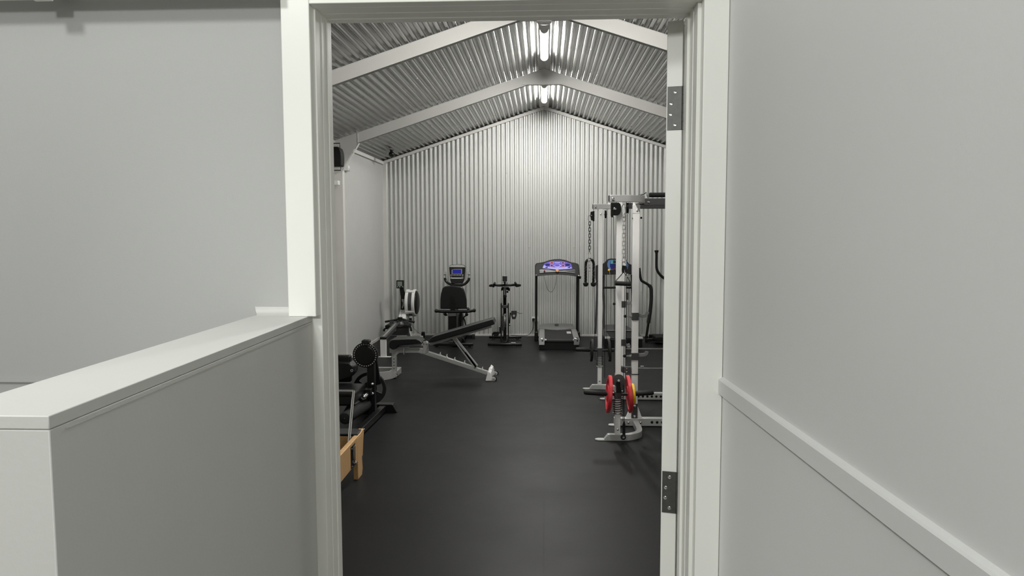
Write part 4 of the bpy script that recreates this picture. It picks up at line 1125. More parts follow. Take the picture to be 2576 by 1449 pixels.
# ------------------------------------------------------------------ second treadmill, behind the rack
def treadmill_dark():
    Z = zm(1480, 620, 5.367)
    yn, yu = 11.15, 11.95
    c = at(1552, 870, yn)
    t = thing('treadmill', 'dark charcoal treadmill with a teal screen, behind the silver rack posts', 'treadmill', (c.x, 11.5, 0))
    prof = [(98, 430), (100, 262), (135, 248), (200, 235), (225, 215), (265, 172), (300, 165), (480, 165), (515, 180), (548, 235), (585, 245), (585, 378), (200, 382), (130, 480), (110, 490)]
    b = MB(); b.prism([Z(x, y, yu-0.1*(y-165)/220) for x, y in prof], (0, 0.06, 0)); co = b.build('console', M_plastic, t, bevel=0.008)
    L = lambda x, y, k=0.005: Z(x, y, yu-0.1*(y-165)/220-k)
    b = MB(); b.prism([L(x, y) for x, y in ((268, 190), (300, 180), (480, 180), (520, 200), (540, 250), (530, 310), (290, 318), (262, 280), (255, 230))], (0, 0.006, 0)); b.build('control_panel', M_steelblue, co)
    b = MB(); b.prism([L(x, y, 0.007) for x, y in ((302, 186), (470, 186), (495, 230), (480, 310), (310, 312), (292, 270), (292, 230))], (0, 0.004, 0)); b.build('panel_print', M_navy, co)
    b = MB(); b.prism([L(x, y, 0.009) for x, y in ((305, 188), (465, 188), (470, 232), (298, 234))], (0, 0.004, 0)); b.build('screen', M_teal, co)
    b = MB(); b.prism([L(x, y, 0.011) for x, y in ((335, 192), (400, 192), (400, 226), (335, 226))], (0, 0.003, 0)); b.build('readout', M_black, co)
    b = MB(); b.prism([L(x, y, 0.011) for x, y in ((330, 296), (400, 296), (400, 312), (330, 312))], (0, 0.003, 0)); b.build('stop_key', M_dred, co)
    b = MB(); b.lathe(L(280, 318, 0.02), (0, -1, 0.2), [(0.016, -0.01), (0.02, 0.002), (0.012, 0.008)], 14); k = b.build('safety_key', M_yellow, co)
    b = MB(); b.tube([L(282, 325, 0.03), L(288, 350, 0.03), L(292, 378, 0.03)], 0.003, 6); b.build('key_cord', M_orange, co)
    b = MB(); b.tube([Z(198, 556, yu-0.05), Z(582, 556, yu-0.05)], 0.0165, 10); b.build('cross_bar', M_black, t)
    for pts in (((108, 480), (120, 560), (112, 800), (92, 1180)), ((585, 380), (588, 560), (596, 800), (610, 1180)), ((205, 385), (200, 600), (212, 800), (205, 1000), (208, 1180))):
        b = MB(); b.tube([Z(x, y, yu-0.02) for x, y in pts], 0.018, 10, smooth=4); b.build('upright', M_dgrey, t)
    b = MB(); b.prism([Z(205, 1140, 11.86), Z(212, 1090, 11.92), Z(250, 1064, 11.96), Z(470, 1062, 11.96), Z(530, 1078, 11.95), Z(580, 1110, 11.90), Z(590, 1140, 11.86)], (0, 0.25, -0.02)); b.build('motor_hood', M_dgrey, t, bevel=0.01)
    b = MB(); a, d = Z(205, 1128, 11.85), Z(590, 1140, 11.85); b.box((a.x, 11.84, d.z), (d.x, 11.87, a.z)); b.build('hood_trim', M_mgrey, t)
    zt = 0.16
    xl, xr_ = Z(200, 1300, 11.5).x, Z(690, 1260, 11.5).x
    b = MB(); b.box((xl, yn, 0.0), (xr_, 12.1, zt-0.03)); b.build('deck_frame', M_black, t, bevel=0.006)
    b = MB(); b.box((xl+0.07, yn+0.01, zt-0.08), (xr_-0.07, 11.9, zt-0.005)); b.build('running_belt', M_rubber, t, bevel=0.01)
    for x0 in (xl-0.005, xr_-0.075):
        b = MB(); b.box((x0, yn, zt-0.03), (x0+0.08, 11.9, zt+0.006)); b.build('side_rail', M_dgrey, t, bevel=0.005)
        b = MB(); b.box((x0-0.002, yn-0.02, zt-0.022), (x0+0.082, yn+0.03, zt+0.008)); b.build('end_cap', M_lgrey, t, bevel=0.004)
treadmill_dark()

# ------------------------------------------------------------------ elliptical trainer at the right
def elliptical():
    Z = zm(1480, 620, 5.367)
    y0 = 11.75
    base = at(1660, 852, y0)
    t = thing('elliptical_trainer', 'black elliptical trainer with curved moving handles, right of the dark treadmill', 'exercise machine', (base.x+0.1, 11.6, 0))
    b = MB(); b.tube([Z(x, y, y0) for x, y in ((688, 290), (695, 360), (712, 450), (745, 478), (800, 510), (832, 540), (845, 600), (845, 700), (838, 850))], 0.021, 12, smooth=4); h = b.build('moving_arm', M_black, t)
    b = MB(); b.tube([Z(x, y, y0-0.01) for x, y in ((822, 525), (845, 560), (850, 640), (848, 740), (838, 850), (826, 940), (812, 1035))], 0.029, 12, smooth=4); b.build('arm_sleeve', M_rubber, h)
    b = MB(); b.tube([Z(x, y, y0) for x, y in ((812, 1030), (798, 1120), (782, 1225))], 0.02, 10); b.build('lower_arm', M_black, h)
    b = MB(); b.tube([Z(x, y, y0+0.3) for x, y in ((921, 52), (921, 140), (920, 230), (924, 300), (945, 350), (985, 398), (1040, 440), (1120, 480), (1150, 560), (1150, 1000), (1140, 1200))], 0.022, 12, smooth=4); h2 = b.build('moving_arm', M_black, t)
    b = MB(); p = Z(921, 50, y0+0.3); b.lathe(p-V((0, 0, 0.02)), (0, 0, 1), [(0.022, -0.03), (0.034, 0.0), (0.036, 0.012), (0.03, 0.02)], 16); b.build('grip_end', M_rubber, h2)
    b = MB(); p = Z(940, 1228, y0-0.1); b.box((p.x-0.07, 11.45, p.z-0.04), (p.x+0.08, 11.80, p.z+0.035)); b.build('pedal', M_plastic, t, bevel=0.012)
    b = MB(); b.bar((base.x+0.03, 11.6, 0.14), (base.x+0.40, 11.6, 0.22), 0.05, 0.06); b.build('pedal_arm', M_black, t, bevel=0.005)
    b = MB(); b.bar((base.x+0.28, 11.1, 0.06), (base.x+0.28, 12.2, 0.06), 0.08, 0.08); b.build('base_beam', M_black, t, bevel=0.006)
    for y in (11.12, 12.15):
        b = MB(); b.bar((base.x-0.12 if y > 12 else base.x+0.02, y, 0.035), (base.x+0.62, y, 0.035), 0.06, 0.07); b.build('stabilizer', M_black, t, bevel=0.01)
    b = MB(); b.lathe((base.x+0.22, 11.95, 0.36), (1, 0, 0), [(0.18, 0), (0.24, 0.02), (0.24, 0.14), (0.18, 0.16)], 32); b.build('flywheel_shroud', M_dgrey, t)
    b = MB(); b.tube([(base.x+0.30, 12.05, 0.5), (base.x+0.31, 12.0, 1.0), (base.x+0.32, 11.95, 1.35)], 0.035, 12); b.build('mast', M_black, t)
    b = MB(); b.box((base.x+0.18, 11.85, 1.33), (base.x+0.46, 11.93, 1.52)); b.build('console', M_plastic, t, bevel=0.02)
    q = Z(785, 1220, y0)
    b = MB(); b.bar((q.x-0.02, y0, 0.03), (base.x+0.28, y0, 0.06), 0.05, 0.05); b.bar((q.x, y0, 0.0), (q.x, y0, q.z+0.02), 0.045, 0.045, up=(0, 1, 0)); b.build('arm_bracket', M_black, t, bevel=0.004)
elliptical()

# ------------------------------------------------------------------ cable rack
YC1, YU1, YU2, YC2 = 6.175, 6.65, 7.70, 8.20
def rack():
    A = zm(1460, 480, 10.35); Bz = zm(1470, 620, 10.35); Cz = zm(1440, 830, 10.304); D = zm(1450, 920, 6.9); E5 = zm(1480, 620, 5.367)
    XC = at(1555.5, 900, YC1-0.024).x
    XU = at(1597.5, 900, YU1-0.025).x
    X2 = 2.10
    t = thing('power_rack', 'tall silver cable rack with black fittings and weight carriages, right of the doorway', 'power rack', (XU, 7.2, 0))
    ZT0, ZT1 = A(1000, 290, YC1-0.03).z, A(1000, 107, YC1-0.03).z
    def sec(wd, ht): return [(-wd/2, -ht/2), (wd/2, -ht/2), (wd/2, ht/2), (-wd/2, ht/2)]
    def post(name, x, y, z0, z1, wd, dp, m=M_silver):
        b = MB(); b.box((x-wd/2, y-dp/2, z0), (x+wd/2, y+dp/2, z1)); return b.build(name, m, t, bevel=0.004, segs=3)
    UPW, CW = 0.058, 0.047
    for (yc, yu, sg) in ((YC1, YU1, 1), (YC2, YU2, -1)):
        col = post('guide_column', XC, yc, 0.045, ZT0+0.01, CW, CW)
        up = post('upright', XU, yu, 0.02, ZT0+0.02, UPW, 0.05)
        ru = post('rear_upright', X2, yu, 0.02, ZT0+0.02, UPW, 0.05)
        # curved outriggers, top and bottom
        pl = spline([(XC-0.085, yc, 0), (XC+0.03, yc, 0), (XC+0.10, yc+sg*0.012, 0), (XC+0.185, yc+sg*0.085, 0), (XU+0.012, yc+sg*0.20, 0), (XU+0.012, yu-sg*0.06, 0), (XU+0.006, yu, 0)], 5)
        zc = (ZT0+ZT1)/2
        b = MB(); b.sweep([V((p.x, p.y, zc)) for p in pl], sec(0.05, ZT1-ZT0), up=(0, 0, 1)); o = b.build('top_outrigger', M_silver2, t, bevel=0.003)
        b = MB(); b.box((XC-0.092, yc-0.022, ZT0+0.004), (XC-0.084, yc+0.022, ZT1-0.004)); b.build('end_plug', M_black, o)
        b = MB(); b.lathe((XC-0.055, yc-0.025, zc-0.006), (0, -1, 0), [(0.014, 0), (0.014, 0.004), (0.007, 0.008)], 12); b.build('bolt', M_chrome, o)
        b = MB(); b.sweep([V((p.x, p.y, 0.0275)) for p in pl], sec(0.05, 0.055), up=(0, 0, 1))
        b.prism([(XC-0.083, yc-0.025, 0.0), (XC-0.125, yc-0.025, 0.0), (XC-0.083, yc-0.025, 0.055)], (0, 0.05, 0))
        o = b.build('base_outrigger', M_silver2, t, bevel=0.003)
        b = MB(); b.prism([(XC-0.11+0.0, yc-0.028, 0.0), (XC-0.165, yc-0.028, 0.0), (XC-0.187, yc-0.015, 0), (XC-0.193, yc, 0), (XC-0.187, yc+0.015, 0), (XC-0.165, yc+0.028, 0.0), (XC-0.11, yc+0.028, 0.0)], (0, 0, 0.012)); b.build('foot_pad', M_lgrey, o, bevel=0.003)
        b = MB(); b.lathe((XC, yc-0.0235, 0.10), (0, -1, 0), [(0.009, 0), (0.009, 0.004), (0.004, 0.006)], 12); b.build('bolt', M_chrome, col)
        b = MB(); b.lathe((XC, yc-0.0235, ZT0-0.055), (0, -1, 0), [(0.010, 0), (0.010, 0.004), (0.004, 0.006)], 12); b.build('bolt', M_chrome, col)
        # perforated base rail running back into the rack
        zr = 0.078
        xa = at(1545, 1070, YU1-0.03).x
        b = MB(); b.box((xa, yu-0.03, 0.004), (X2+0.1, yu+0.03, zr)); br = b.build('base_rail', M_silver2, t, bevel=0.004)
        b = MB(); b.prism([(xa+0.02, yu-0.028, 0), (xa-0.03, yu-0.028, 0), (xa-0.05, yu-0.012, 0), (xa-0.05, yu+0.012, 0), (xa-0.03, yu+0.028, 0), (xa+0.02, yu+0.028, 0)], (0, 0, 0.012)); b.build('foot_pad', M_lgrey, br, bevel=0.003)
        x = at(1640, 1069, YU1-0.03).x if sg > 0 else at(1606, 1002, YU2-0.03).x
        while x < X2-0.05:
            b = MB(); b.lathe((x, yu-0.0297, zr*0.52), (0, -1, 0), [(0.0128, -0.002), (0.0128, 0.0006)], 16); b.build('adjustment_hole', M_black, br); x += 0.0472
        for dx in (-0.055, 0.0, 0.055):
            b = MB(); b.lathe((XU+dx, yu-0.03, zr*0.5), (0, -1, 0), [(0.011, 0), (0.011, 0.004), (0.005, 0.008)], 12); b.build('bolt', M_chrome, br)
        # gusset and joint plate at the foot of the upright
        b = MB()
        b.prism([(XU+UPW/2, yu-0.012, zr), (XU+UPW/2+0.042, yu-0.012, zr), (XU+UPW/2, yu-0.012, zr+0.115)], (0, 0.02, 0))
        b.prism([(XU-UPW/2, yu-0.012, zr), (XU-UPW/2-0.048, yu-0.012, zr), (XU-UPW/2-0.014, yu-0.012, zr+0.085), (XU-UPW/2, yu-0.012, zr+0.10)], (0, 0.02, 0))
        b.build('gusset', M_silver, t, bevel=0.002)
        b = MB(); b.box((XU-0.0285, yu-0.031, zr), (XU+0.0285, yu-0.024, zr+0.135)); jp = b.build('joint_plate', M_dgrey, t, bevel=0.002)
        for z in (zr+0.018, zr+0.115):
            b = MB(); b.lathe((XU+0.0, yu-0.031, z), (0, -1, 0), [(0.011, 0), (0.011, 0.004), (0.005, 0.009)], 12); b.build('bolt', M_chrome, jp)
        # top bars
        b = MB(); b.box((XU+0.022, yu-0.028, ZT0-0.012), (X2+0.03, yu+0.028, ZT0+0.05)); tb = b.build('top_bar', M_dgrey, t, bevel=0.003)
        b = MB(); b.lathe((XU+0.105, yu-0.028, ZT0+0.018), (0, -1, 0), [(0.012, 0), (0.012, 0.004), (0.006, 0.009)], 12); b.build('bolt', M_chrome, tb)
        # joint sleeve at the head of the upright
        b = MB(); b.box((XU-0.031, yu-0.028, ZT0-0.085), (XU+0.031, yu+0.028, ZT0-0.004)); sl = b.build('head_sleeve', M_silver, t, bevel=0.003)
        b = MB(); b.lathe((XU+0.005, yu-0.028, ZT0-0.06), (0, -1, 0), [(0.009, 0), (0.009, 0.004), (0.004, 0.007)], 12); b.build('bolt', M_chrome, sl)
    for x in (XU+0.1, X2):
        b = MB(); b.box((x-0.025, YU1+0.028, ZT0-0.01), (x+0.025, YU2-0.028, ZT0+0.045)); b.build('top_cross_bar', M_dgrey, t, bevel=0.003)
    b = MB(); b.box((X2-0.025, YU1+0.03, 0.005), (X2+0.025, YU2-0.03, 0.07)); b.build('rear_base_bar', M_silver2, t, bevel=0.003)
    # pull-up grips over the top bar
    yg = YU1-0.02
    b = MB(); b.tube([A(1500, 120, yg), A(1570, 108, yg), A(1690, 58, yg), A(1715, 70, yg), A(1770, 185, yg)], 0.007, 8, smooth=3); b.build('grip_bracket', M_chrome, t)
    b = MB(); p = A(1785, 108, yg); b.lathe(p, (1, 0, 0.0), [(0.014, 0), (0.021, 0.006), (0.021, 0.17), (0.014, 0.176)], 16); b.build('pull_up_grip', M_foam, t)
    b = MB(); b.tube([p+V((0.17, 0, 0)), p+V((0.20, 0, -0.01)), p+V((0.22, 0, -0.05))], 0.007, 8); b.build('grip_bracket', M_chrome, t)
    # pulleys under the top outriggers and their cables
    def pulley_block(pts, Y, hub, th=0.05, r=0.012):
        b = MB(); b.prism([A(x, y, Y) for x, y in pts], (0, th, 0)); o = b.build('pulley_block', M_plastic, t, bevel=0.004)
        b = MB(); b.lathe(A(hub[0], hub[1], Y), (0, -1, 0), [(r, 0), (r, 0.004), (r*0.5, 0.007)], 14); b.build('pulley_bolt', M_chrome, o)
    pulley_block([(800, 305), (1000, 305), (1045, 340), (1065, 420), (1062, 500), (1045, 570), (1000, 625), (960, 640), (860, 640), (860, 690), (812, 690), (800, 640)], YC1-0.06, (895, 470))
    pulley_block([(270, 545), (370, 520), (370, 790), (330, 795), (318, 768), (268, 765), (258, 690)], YC2-0.06, (285, 640), r=0.007)
    for x, y0, y1, Y in ((1222, 300, 600, YC1+0.02), (657, 500, 725, YC2+0.02)):
        p, q = A(x, y0, Y), A(x, y1, Y)
        R = (p.z-q.z)/2
        b = MB(); b.lathe((p.x-0.011, Y, (p.z+q.z)/2), (1, 0, 0), [(R*0.4, 0), (R, 0.002), (R*0.9, 0.008), (R*0.9, 0.014), (R, 0.02), (R*0.4, 0.022)], 24); o = b.build('pulley', M_plastic, t)
        b = MB(); b.lathe((p.x-0.017, Y, (p.z+q.z)/2), (1, 0, 0), [(0.008, 0), (0.008, 0.034)], 10); b.build('pulley_axle', M_chrome, o)
    def cable(u0, v0, u1, v1, Y, r=0.0028):
        b = MB(); b.tube([at(u0, v0, Y), at(u1, v1, Y)], r, 6); b.build('cable', M_black, t)
    cable(1543.8, 545, 1546.5, 938, YC1-0.035); cable(1574.8, 535, 1567.0, 1060, YC1+0.02); cable(1578.8, 538, 1574.5, 905, YC1+0.05)
    cable(1493.0, 555, 1497, 905, YC2-0.035); cable(1521.5, 550, 1521, 950, YC2+0.02); cable(1525, 550, 1526, 870, YC2+0.05)
    # spotter bars
    for yu, v, x0, r in ((YU1, 926.5, XU-0.02, 0.0085), (YU2, 877.5, XU-0.05, 0.0085)):
        z = at(1640, v, yu).z
        b = MB(); b.lathe((x0, yu, z), (1, 0, 0), [(r, 0), (r, X2-x0+0.05)], 14); sb = b.build('spotter_bar', M_chrome, t)
        b = MB(); b.lathe((XU+0.05, yu-0.02, z+0.022), (1, 0, 0), [(0.009, 0), (0.009, 0.03)], 10); b.build('lock_pin', M_chrome, sb)
    # collars with pins and hooks
    def collar(xc, yu, zb_, zt, ball, hook=None, hw=0.05):
        b = MB(); b.box((xc-hw/2-0.006, yu-0.033, zb_), (xc+hw/2+0.006, yu+0.033, zt)); o = b.build('collar', M_dgrey, t, bevel=0.003)
        if ball:
            zm_ = (zb_+zt)/2
            b = MB(); b.lathe((xc-hw/2-0.005, yu, zm_), (-1, 0, 0), [(0.012, 0), (0.012, 0.018), (0.007, 0.02), (0.007, 0.055)], 12); b.build('spring_pin', M_chrome, o)
            b = MB(); b.ball((xc-hw/2-0.066, yu, zm_), 0.0145); b.build('pin_knob', M_plastic, o)
        if hook:
            b = MB(); b.sweep(spline([V((p.x, yu, p.z)) for p in hook], 4), sec(0.03, hw*0.28), up=(0, 1, 0)); b.build('j_hook', M_mgrey if hw > 0.04 else M_dgrey, o, bevel=0.002)
        return o
    y = YU1-0.03
    collar(XU, YU1, at(1598, 806, y).z, at(1598, 787, y).z, True, [E5(690, 930, y), E5(725, 945, y), E5(775, 938, y), E5(795, 915, y), E5(808, 885, y)], 0.049)
    collar(XU, YU1, Cz(1610, 785, y).z, Cz(1610, 598, y).z, True, [Cz(1700, 650, y), Cz(1760, 665, y), Cz(1880, 655, y), Cz(1925, 625, y), Cz(1940, 570, y)], 0.055)
    y = YU2-0.03
    collar(XU, YU2, E5(490, 822, y).z, E5(490, 738, y).z, True, [E5(520, 770, y), E5(550, 775, y), E5(575, 765, y), E5(590, 750, y)], 0.049)
    collar(XU, YU2, Cz(1320, 408, y).z, Cz(1320, 246, y).z, False, [Cz(1390, 400, y), Cz(1450, 410, y), Cz(1500, 390, y)], 0.052)
    b = MB(); p, q = E5(525, 720, YU2+0.0), E5(525, 622, YU2+0.0); b.tube([p, q], 0.013, 10); b.build('latch_rod', M_dgrey, t)
    y = YU1-0.03
    b = MB(); b.box(Cz(1528, 1165, y), Cz(1715, 1112, YU1+0.03)); b.build('band', M_rubber, t, bevel=0.003)
    b = MB(); b.prism([Cz(1270, 945, y), Cz(1330, 965, y), Cz(1525, 965, y), Cz(1525, 1120, y), Cz(1330, 1120, y), Cz(1270, 1095, y)], (0, 0.05, 0)); lb = b.build('safety_latch', M_dgrey, t, bevel=0.003)
    for zy in (1005, 1090):
        b = MB(); b.lathe(Cz(1408, zy, y), (0, -1, 0), [(0.006, 0), (0.006, 0.002), (0.003, 0.003)], 10); b.build('rivet', M_chrome, lb)
    for u, v in ((1592, 549), (1613, 548)):
        p = at(u, v, YU1); b = MB(); b.lathe(p-V((0.008, 0, 0)), (1, 0, 0), [(0.009, 0), (0.009, 0.016)], 10); b.build('bolt', M_chrome if u < 1600 else M_black, t)
    # weight carriages sliding on the guide columns
    def carriage(yc, zt, zb_, rt, left, right, zax, pul):
        yfr = yc-CW/2
        b = MB(); b.box((XC-0.029, yc-0.033, zb_), (XC+0.029, yc+0.033, zt)); c = b.build('carriage', M_dgrey, t, bevel=0.004)
        if pul:
            pp = D(735, 260, yfr-0.02)
            b = MB(); b.lathe(pp+V((0, 0.016, 0)), (0, -1, 0), [(0.035, 0), (0.053, 0.002), (0.050, 0.009), (0.053, 0.016), (0.022, 0.018)], 32); pu = b.build('pulley', M_dgrey, c)
            b = MB(); b.prism([D(690, 470, yfr-0.035), D(780, 470, yfr-0.035), D(778, 400, yfr-0.035), D(762, 350, yfr-0.035), D(760, 290, yfr-0.035), D(745, 270, yfr-0.035), D(705, 270, yfr-0.035), D(690, 295, yfr-0.035)], (0, 0.012, 0)); b.build('pulley_bracket', M_plastic, c, bevel=0.002)
            b = MB(); b.lathe(D(735, 260, yfr-0.038), (0, -1, 0), [(0.0105, 0), (0.0105, 0.005), (0.005, 0.008)], 14); b.build('pulley_bolt', M_lgrey, c)
        for s, L, (h0, h1) in ((-1,)+left, (1,)+right):
            d = V((s*cos(radians(rt)), 0, sin(radians(rt))))
            o0 = V((XC, yc-0.02, zax))
            b = MB(); b.lathe(o0, d, [(0.0125, 0), (0.0125, h0+0.03)], 14); b.build('axle', M_black, c)
            b = MB(); b.lathe(o0+d*h0, d, [(0.018, 0), (0.0215, 0.005), (0.0215, h1-h0-0.014), (0.016, h1-h0-0.003), (0.006, h1-h0)], 18); b.build('loading_handle', M_rubber, c)
        return c
    zt, zb_ = D(725, 462, YC1-0.05).z, D(725, 590, YC1-0.05).z
    zax1 = D(725, 512, YC1-0.04).z
    carriage(YC1, zt, zb_, 4.0, (0, (0.098, 0.292)), (0, (0.142, 0.305)), zax1, True)
    zt2, zb2 = Cz(735, 480, YC2-0.05).z, Cz(735, 690, YC2-0.05).z
    zax2 = Cz(735, 545, YC2-0.04).z
    carriage(YC2, zt2, zb2, 3.0, (0, (0.115, 0.275)), (0, (0.12, 0.27)), zax2, False)
    # springs under the carriages
    for yc, z1, z0, n in ((YC1, zb_-0.004, D(720, 835, YC1-0.05).z, 6), (YC2, zb2-0.004, Cz(730, 945, YC2-0.05).z, 6)):
        b = MB(); b.tube([V((XC+0.0375*cos(2*pi*k/16), yc+0.0375*sin(2*pi*k/16), z0+(z1-z0)*k/(16*n))) for k in range(16*n+1)], 0.0038, 6); b.build('coil_spring', M_black, t)
        b = MB(); b.ring((XC, yc, z0-0.004), (0, 0, 1), 0.036, 0.006, 24, 8); b.build('spring_seat', M_chrome, t)
    # low pulley stop on the near base
    yl = YC1-0.045
    b = MB(); b.prism([D(800, 1220, yl), D(850, 1220, yl), D(852, 1030, yl), D(838, 965, yl), D(822, 965, yl), D(800, 1030, yl)], (0, 0.014, 0)); lp = b.build('cable_stop', M_plastic, t, bevel=0.004)
    b = MB(); b.lathe(D(813, 1240, yl), (0, -1, 0), [(0.0225, -0.012), (0.0225, 0.004), (0.019, 0.007), (0.012, 0.007)], 20); b.build('stop_ball', M_plastic, lp)
    b = MB(); b.lathe(D(813, 1240, yl-0.007), (0, -1, 0), [(0.012, -0.002), (0.011, 0.002), (0.004, 0.001)], 16); b.build('stop_bolt', M_chrome, lp)
    b = MB(); b.tube([D(830, 965, yl), D(830, 600, yl+0.03)], 0.003, 6); b.build('cable', M_black, t)
    # weight plates carried on the carriages
    def on(yc, zax, rt, s, dist):
        d = V((s*cos(radians(rt)), 0, sin(radians(rt))))
        return V((XC, yc-0.02, zax))+d*dist, d
    c, d = on(YC1, zax1, 4.0, -1, 0.077); weight_plate('weight_plate', 'red weight plate on the left side of the near cable carriage', c, d, 0.160, 0.030, M_red, 'red weight plates', hole=0.0128)
    c, d = on(YC1, zax1, 4.0, 1, 0.094); weight_plate('weight_plate', 'red weight plate on the right side of the near carriage, beside the yellow one', c, d, 0.160, 0.030, M_red, 'red weight plates', hole=0.0128)
    c, d = on(YC1, zax1, 4.0, 1, 0.126); weight_plate('weight_plate', 'small yellow weight plate next to the red plate on the rack', c, d, 0.088, 0.030, M_yellow, None, hole=0.0128, grip=False)
    c, d = on(YC2, zax2, 3.0, -1, 0.092); weight_plate('weight_plate', 'thin black weight plate on the left of the far cable carriage', c, d, 0.128, 0.028, M_rubber, 'black weight plates on the far carriage', hole=0.0128, grip=False)
    c, d = on(YC2, zax2, 3.0, 1, 0.105); weight_plate('weight_plate', 'thin black weight plate on the right of the far cable carriage', c, d, 0.128, 0.028, M_rubber, 'black weight plates on the far carriage', hole=0.0128, grip=False)

    # chains with snap hooks
    def chain(u, vtop, vhook, vbot, Y, label, m, tail=0):
        p0, p1 = at(u, vhook, Y), at(u, vbot, Y)
        t2 = thing('chain', label, 'chain', p1, 'chains hanging from the cable pulleys')
        b = MB()
        L, Wd, r = 0.046, 0.021, 0.0032
        z = p0.z
        k = 0
        while z > p1.z+0.01:
            pts = []
            for an in range(16):
                a = 2*pi*an/16
                dx = Wd/2*cos(a); dz = (L/2-Wd/2)*(1 if sin(a) >= 0 else -1)+Wd/2*sin(a)
                pts.append(V((p0.x+(dx if k % 2 == 0 else 0), p0.y+(0 if k % 2 == 0 else dx), z-L/2+dz)))
            b.tube(pts, r, 6, loop=True)
            z -= L-0.0125; k += 1
        b.build('links', m, t2)
        q = at(u-0.5, vtop, Y)
        b = MB(); b.tube([q+V((-0.004, 0, 0)), q+V((0.008, 0, -0.012)), p0+V((0.012, 0, 0.02)), p0+V((0.004, 0, -0.008)), p0+V((-0.010, 0, 0.004)), q+V((-0.016, 0, -0.03))], 0.0036, 8, loop=True, smooth=4); b.build('snap_hook', M_chrome, t2)
        return t2
    chain(1569.7, 514, 545, 640, YC1-0.07, 'bright steel chain hanging from the near pulley, above the black strap handle', M_chrome)
    chain(1483.6, 542, 557, 632, YC2-0.07, 'dark steel chain hanging from the far pulley, above the black rope', M_black)
    # strap handle
    Y = YC1-0.075
    t2 = thing('strap_handle', 'black stirrup handle with webbing strap hanging in front of the near rack column', 'cable handle', Bz(1000, 1030, Y), None)
    b = MB(); b.tube([Bz(1022, 215, Y), Bz(1050, 300, Y), Bz(1055, 390, Y), Bz(1020, 405, Y), Bz(985, 385, Y), Bz(1000, 290, Y)], 0.0032, 8, loop=True, smooth=3); b.build('snap_hook', M_chrome, t2)
    b = MB(); b.ring(Bz(1030, 450, Y), (0.4, -1, 0.2), 0.0165, 0.0045, 20, 8); b.build('ring', M_chrome, t2)
    b = MB(); b.prism([Bz(985, 490, Y), Bz(1080, 495, Y), Bz(1110, 560, Y), Bz(1112, 650, Y), Bz(1085, 690, Y), Bz(1060, 650, Y), Bz(1052, 580, Y), Bz(1045, 690, Y), Bz(985, 690, Y), Bz(975, 610, Y)], (0, 0.014, 0)); b.build('webbing_loop', M_foam, t2, bevel=0.004)
    b = MB()
    for pts in (((1010, 680), (900, 810), (808, 905), (800, 1000)), ((1040, 690), (1120, 800), (1195, 925), (1200, 1010))):
        b.sweep([Bz(x, y, Y) for x, y in pts], [(-0.002, -0.011), (0.002, -0.011), (0.002, 0.011), (-0.002, 0.011)], up=(0, 1, 0))
    b.build('strap', M_foam, t2)
    b = MB(); p, q = Bz(797, 958, Y), Bz(1210, 978, Y); L = (q-p).length; b.lathe(p, q-p, [(0.015, 0), (0.0185, 0.003), (0.0185, L-0.003), (0.015, L)], 18); b.build('grip', M_rubber, t2)
    b = MB(); b.ring(Bz(1140, 765, Y-0.01), (0.5, -1, 0), 0.012, 0.003, 18, 6); b.build('d_ring', M_chrome, t2)
    # rope attachment on the far side
    G = zm(1300, 600, 4.83)
    Y = YC2-0.075
    t2 = thing('rope_attachment', 'black braided pulling rope with two end knobs hanging from the far chain', 'rope', G(885, 580, Y), None)
    b = MB(); b.tube([G(885, 170, Y), G(902, 190, Y), G(900, 230, Y), G(885, 245, Y), G(870, 230, Y), G(868, 190, Y)], 0.004, 8, loop=True, smooth=3); b.build('snap_hook', M_chrome, t2)
    b = MB(); b.lathe(G(880, 262, Y), (0, 0, 1), [(0.012, -0.012), (0.02, -0.008), (0.02, 0.012), (0.01, 0.02)], 14); b.build('clamp', M_chrome, t2)
    path = spline([G(838, 545, Y), G(838, 420, Y), G(840, 310, Y), G(850, 272, Y), G(885, 252, Y), G(920, 268, Y), G(934, 310, Y), G(934, 420, Y), G(930, 545, Y)], 10)
    b = MB()
    for ph in (0, 2*pi/3, 4*pi/3):
        pp = []
        for i, p in enumerate(path):
            tt = (path[min(i+1, len(path)-1)]-path[max(i-1, 0)]).normalized()
            s1 = V((0, 1, 0)); s2 = tt.cross(s1)
            a = i*0.75+ph
            pp.append(p+(s1*cos(a)+s2*sin(a))*0.0072)
        b.tube(pp, 0.0088, 6)
    b.build('rope', M_black, t2)
    for x in (838, 930):
        b = MB(); b.lathe(G(x, 585, Y), (0, 0, 1), [(0.002, 0), (0.018, 0.004), (0.027, 0.016), (0.030, 0.030), (0.030, 0.042), (0.014, 0.044)], 20); b.build('end_knob', M_rubber, t2)
    b = MB(); 
    for k in range(3):
        p = G(885, 305+k*36, Y+0.01); L, Wd = 0.04, 0.02
        b.tube([V((p.x+(Wd/2*cos(a) if k % 2 == 0 else 0), p.y+(0 if k % 2 == 0 else Wd/2*cos(a)), p.z+(L/2-Wd/2)*(1 if sin(a) >= 0 else -1)+Wd/2*sin(a))) for a in [2*pi*i/14 for i in range(14)]], 0.0034, 6, loop=True)
    b.build('tail_links', M_chrome, t2)
rack()

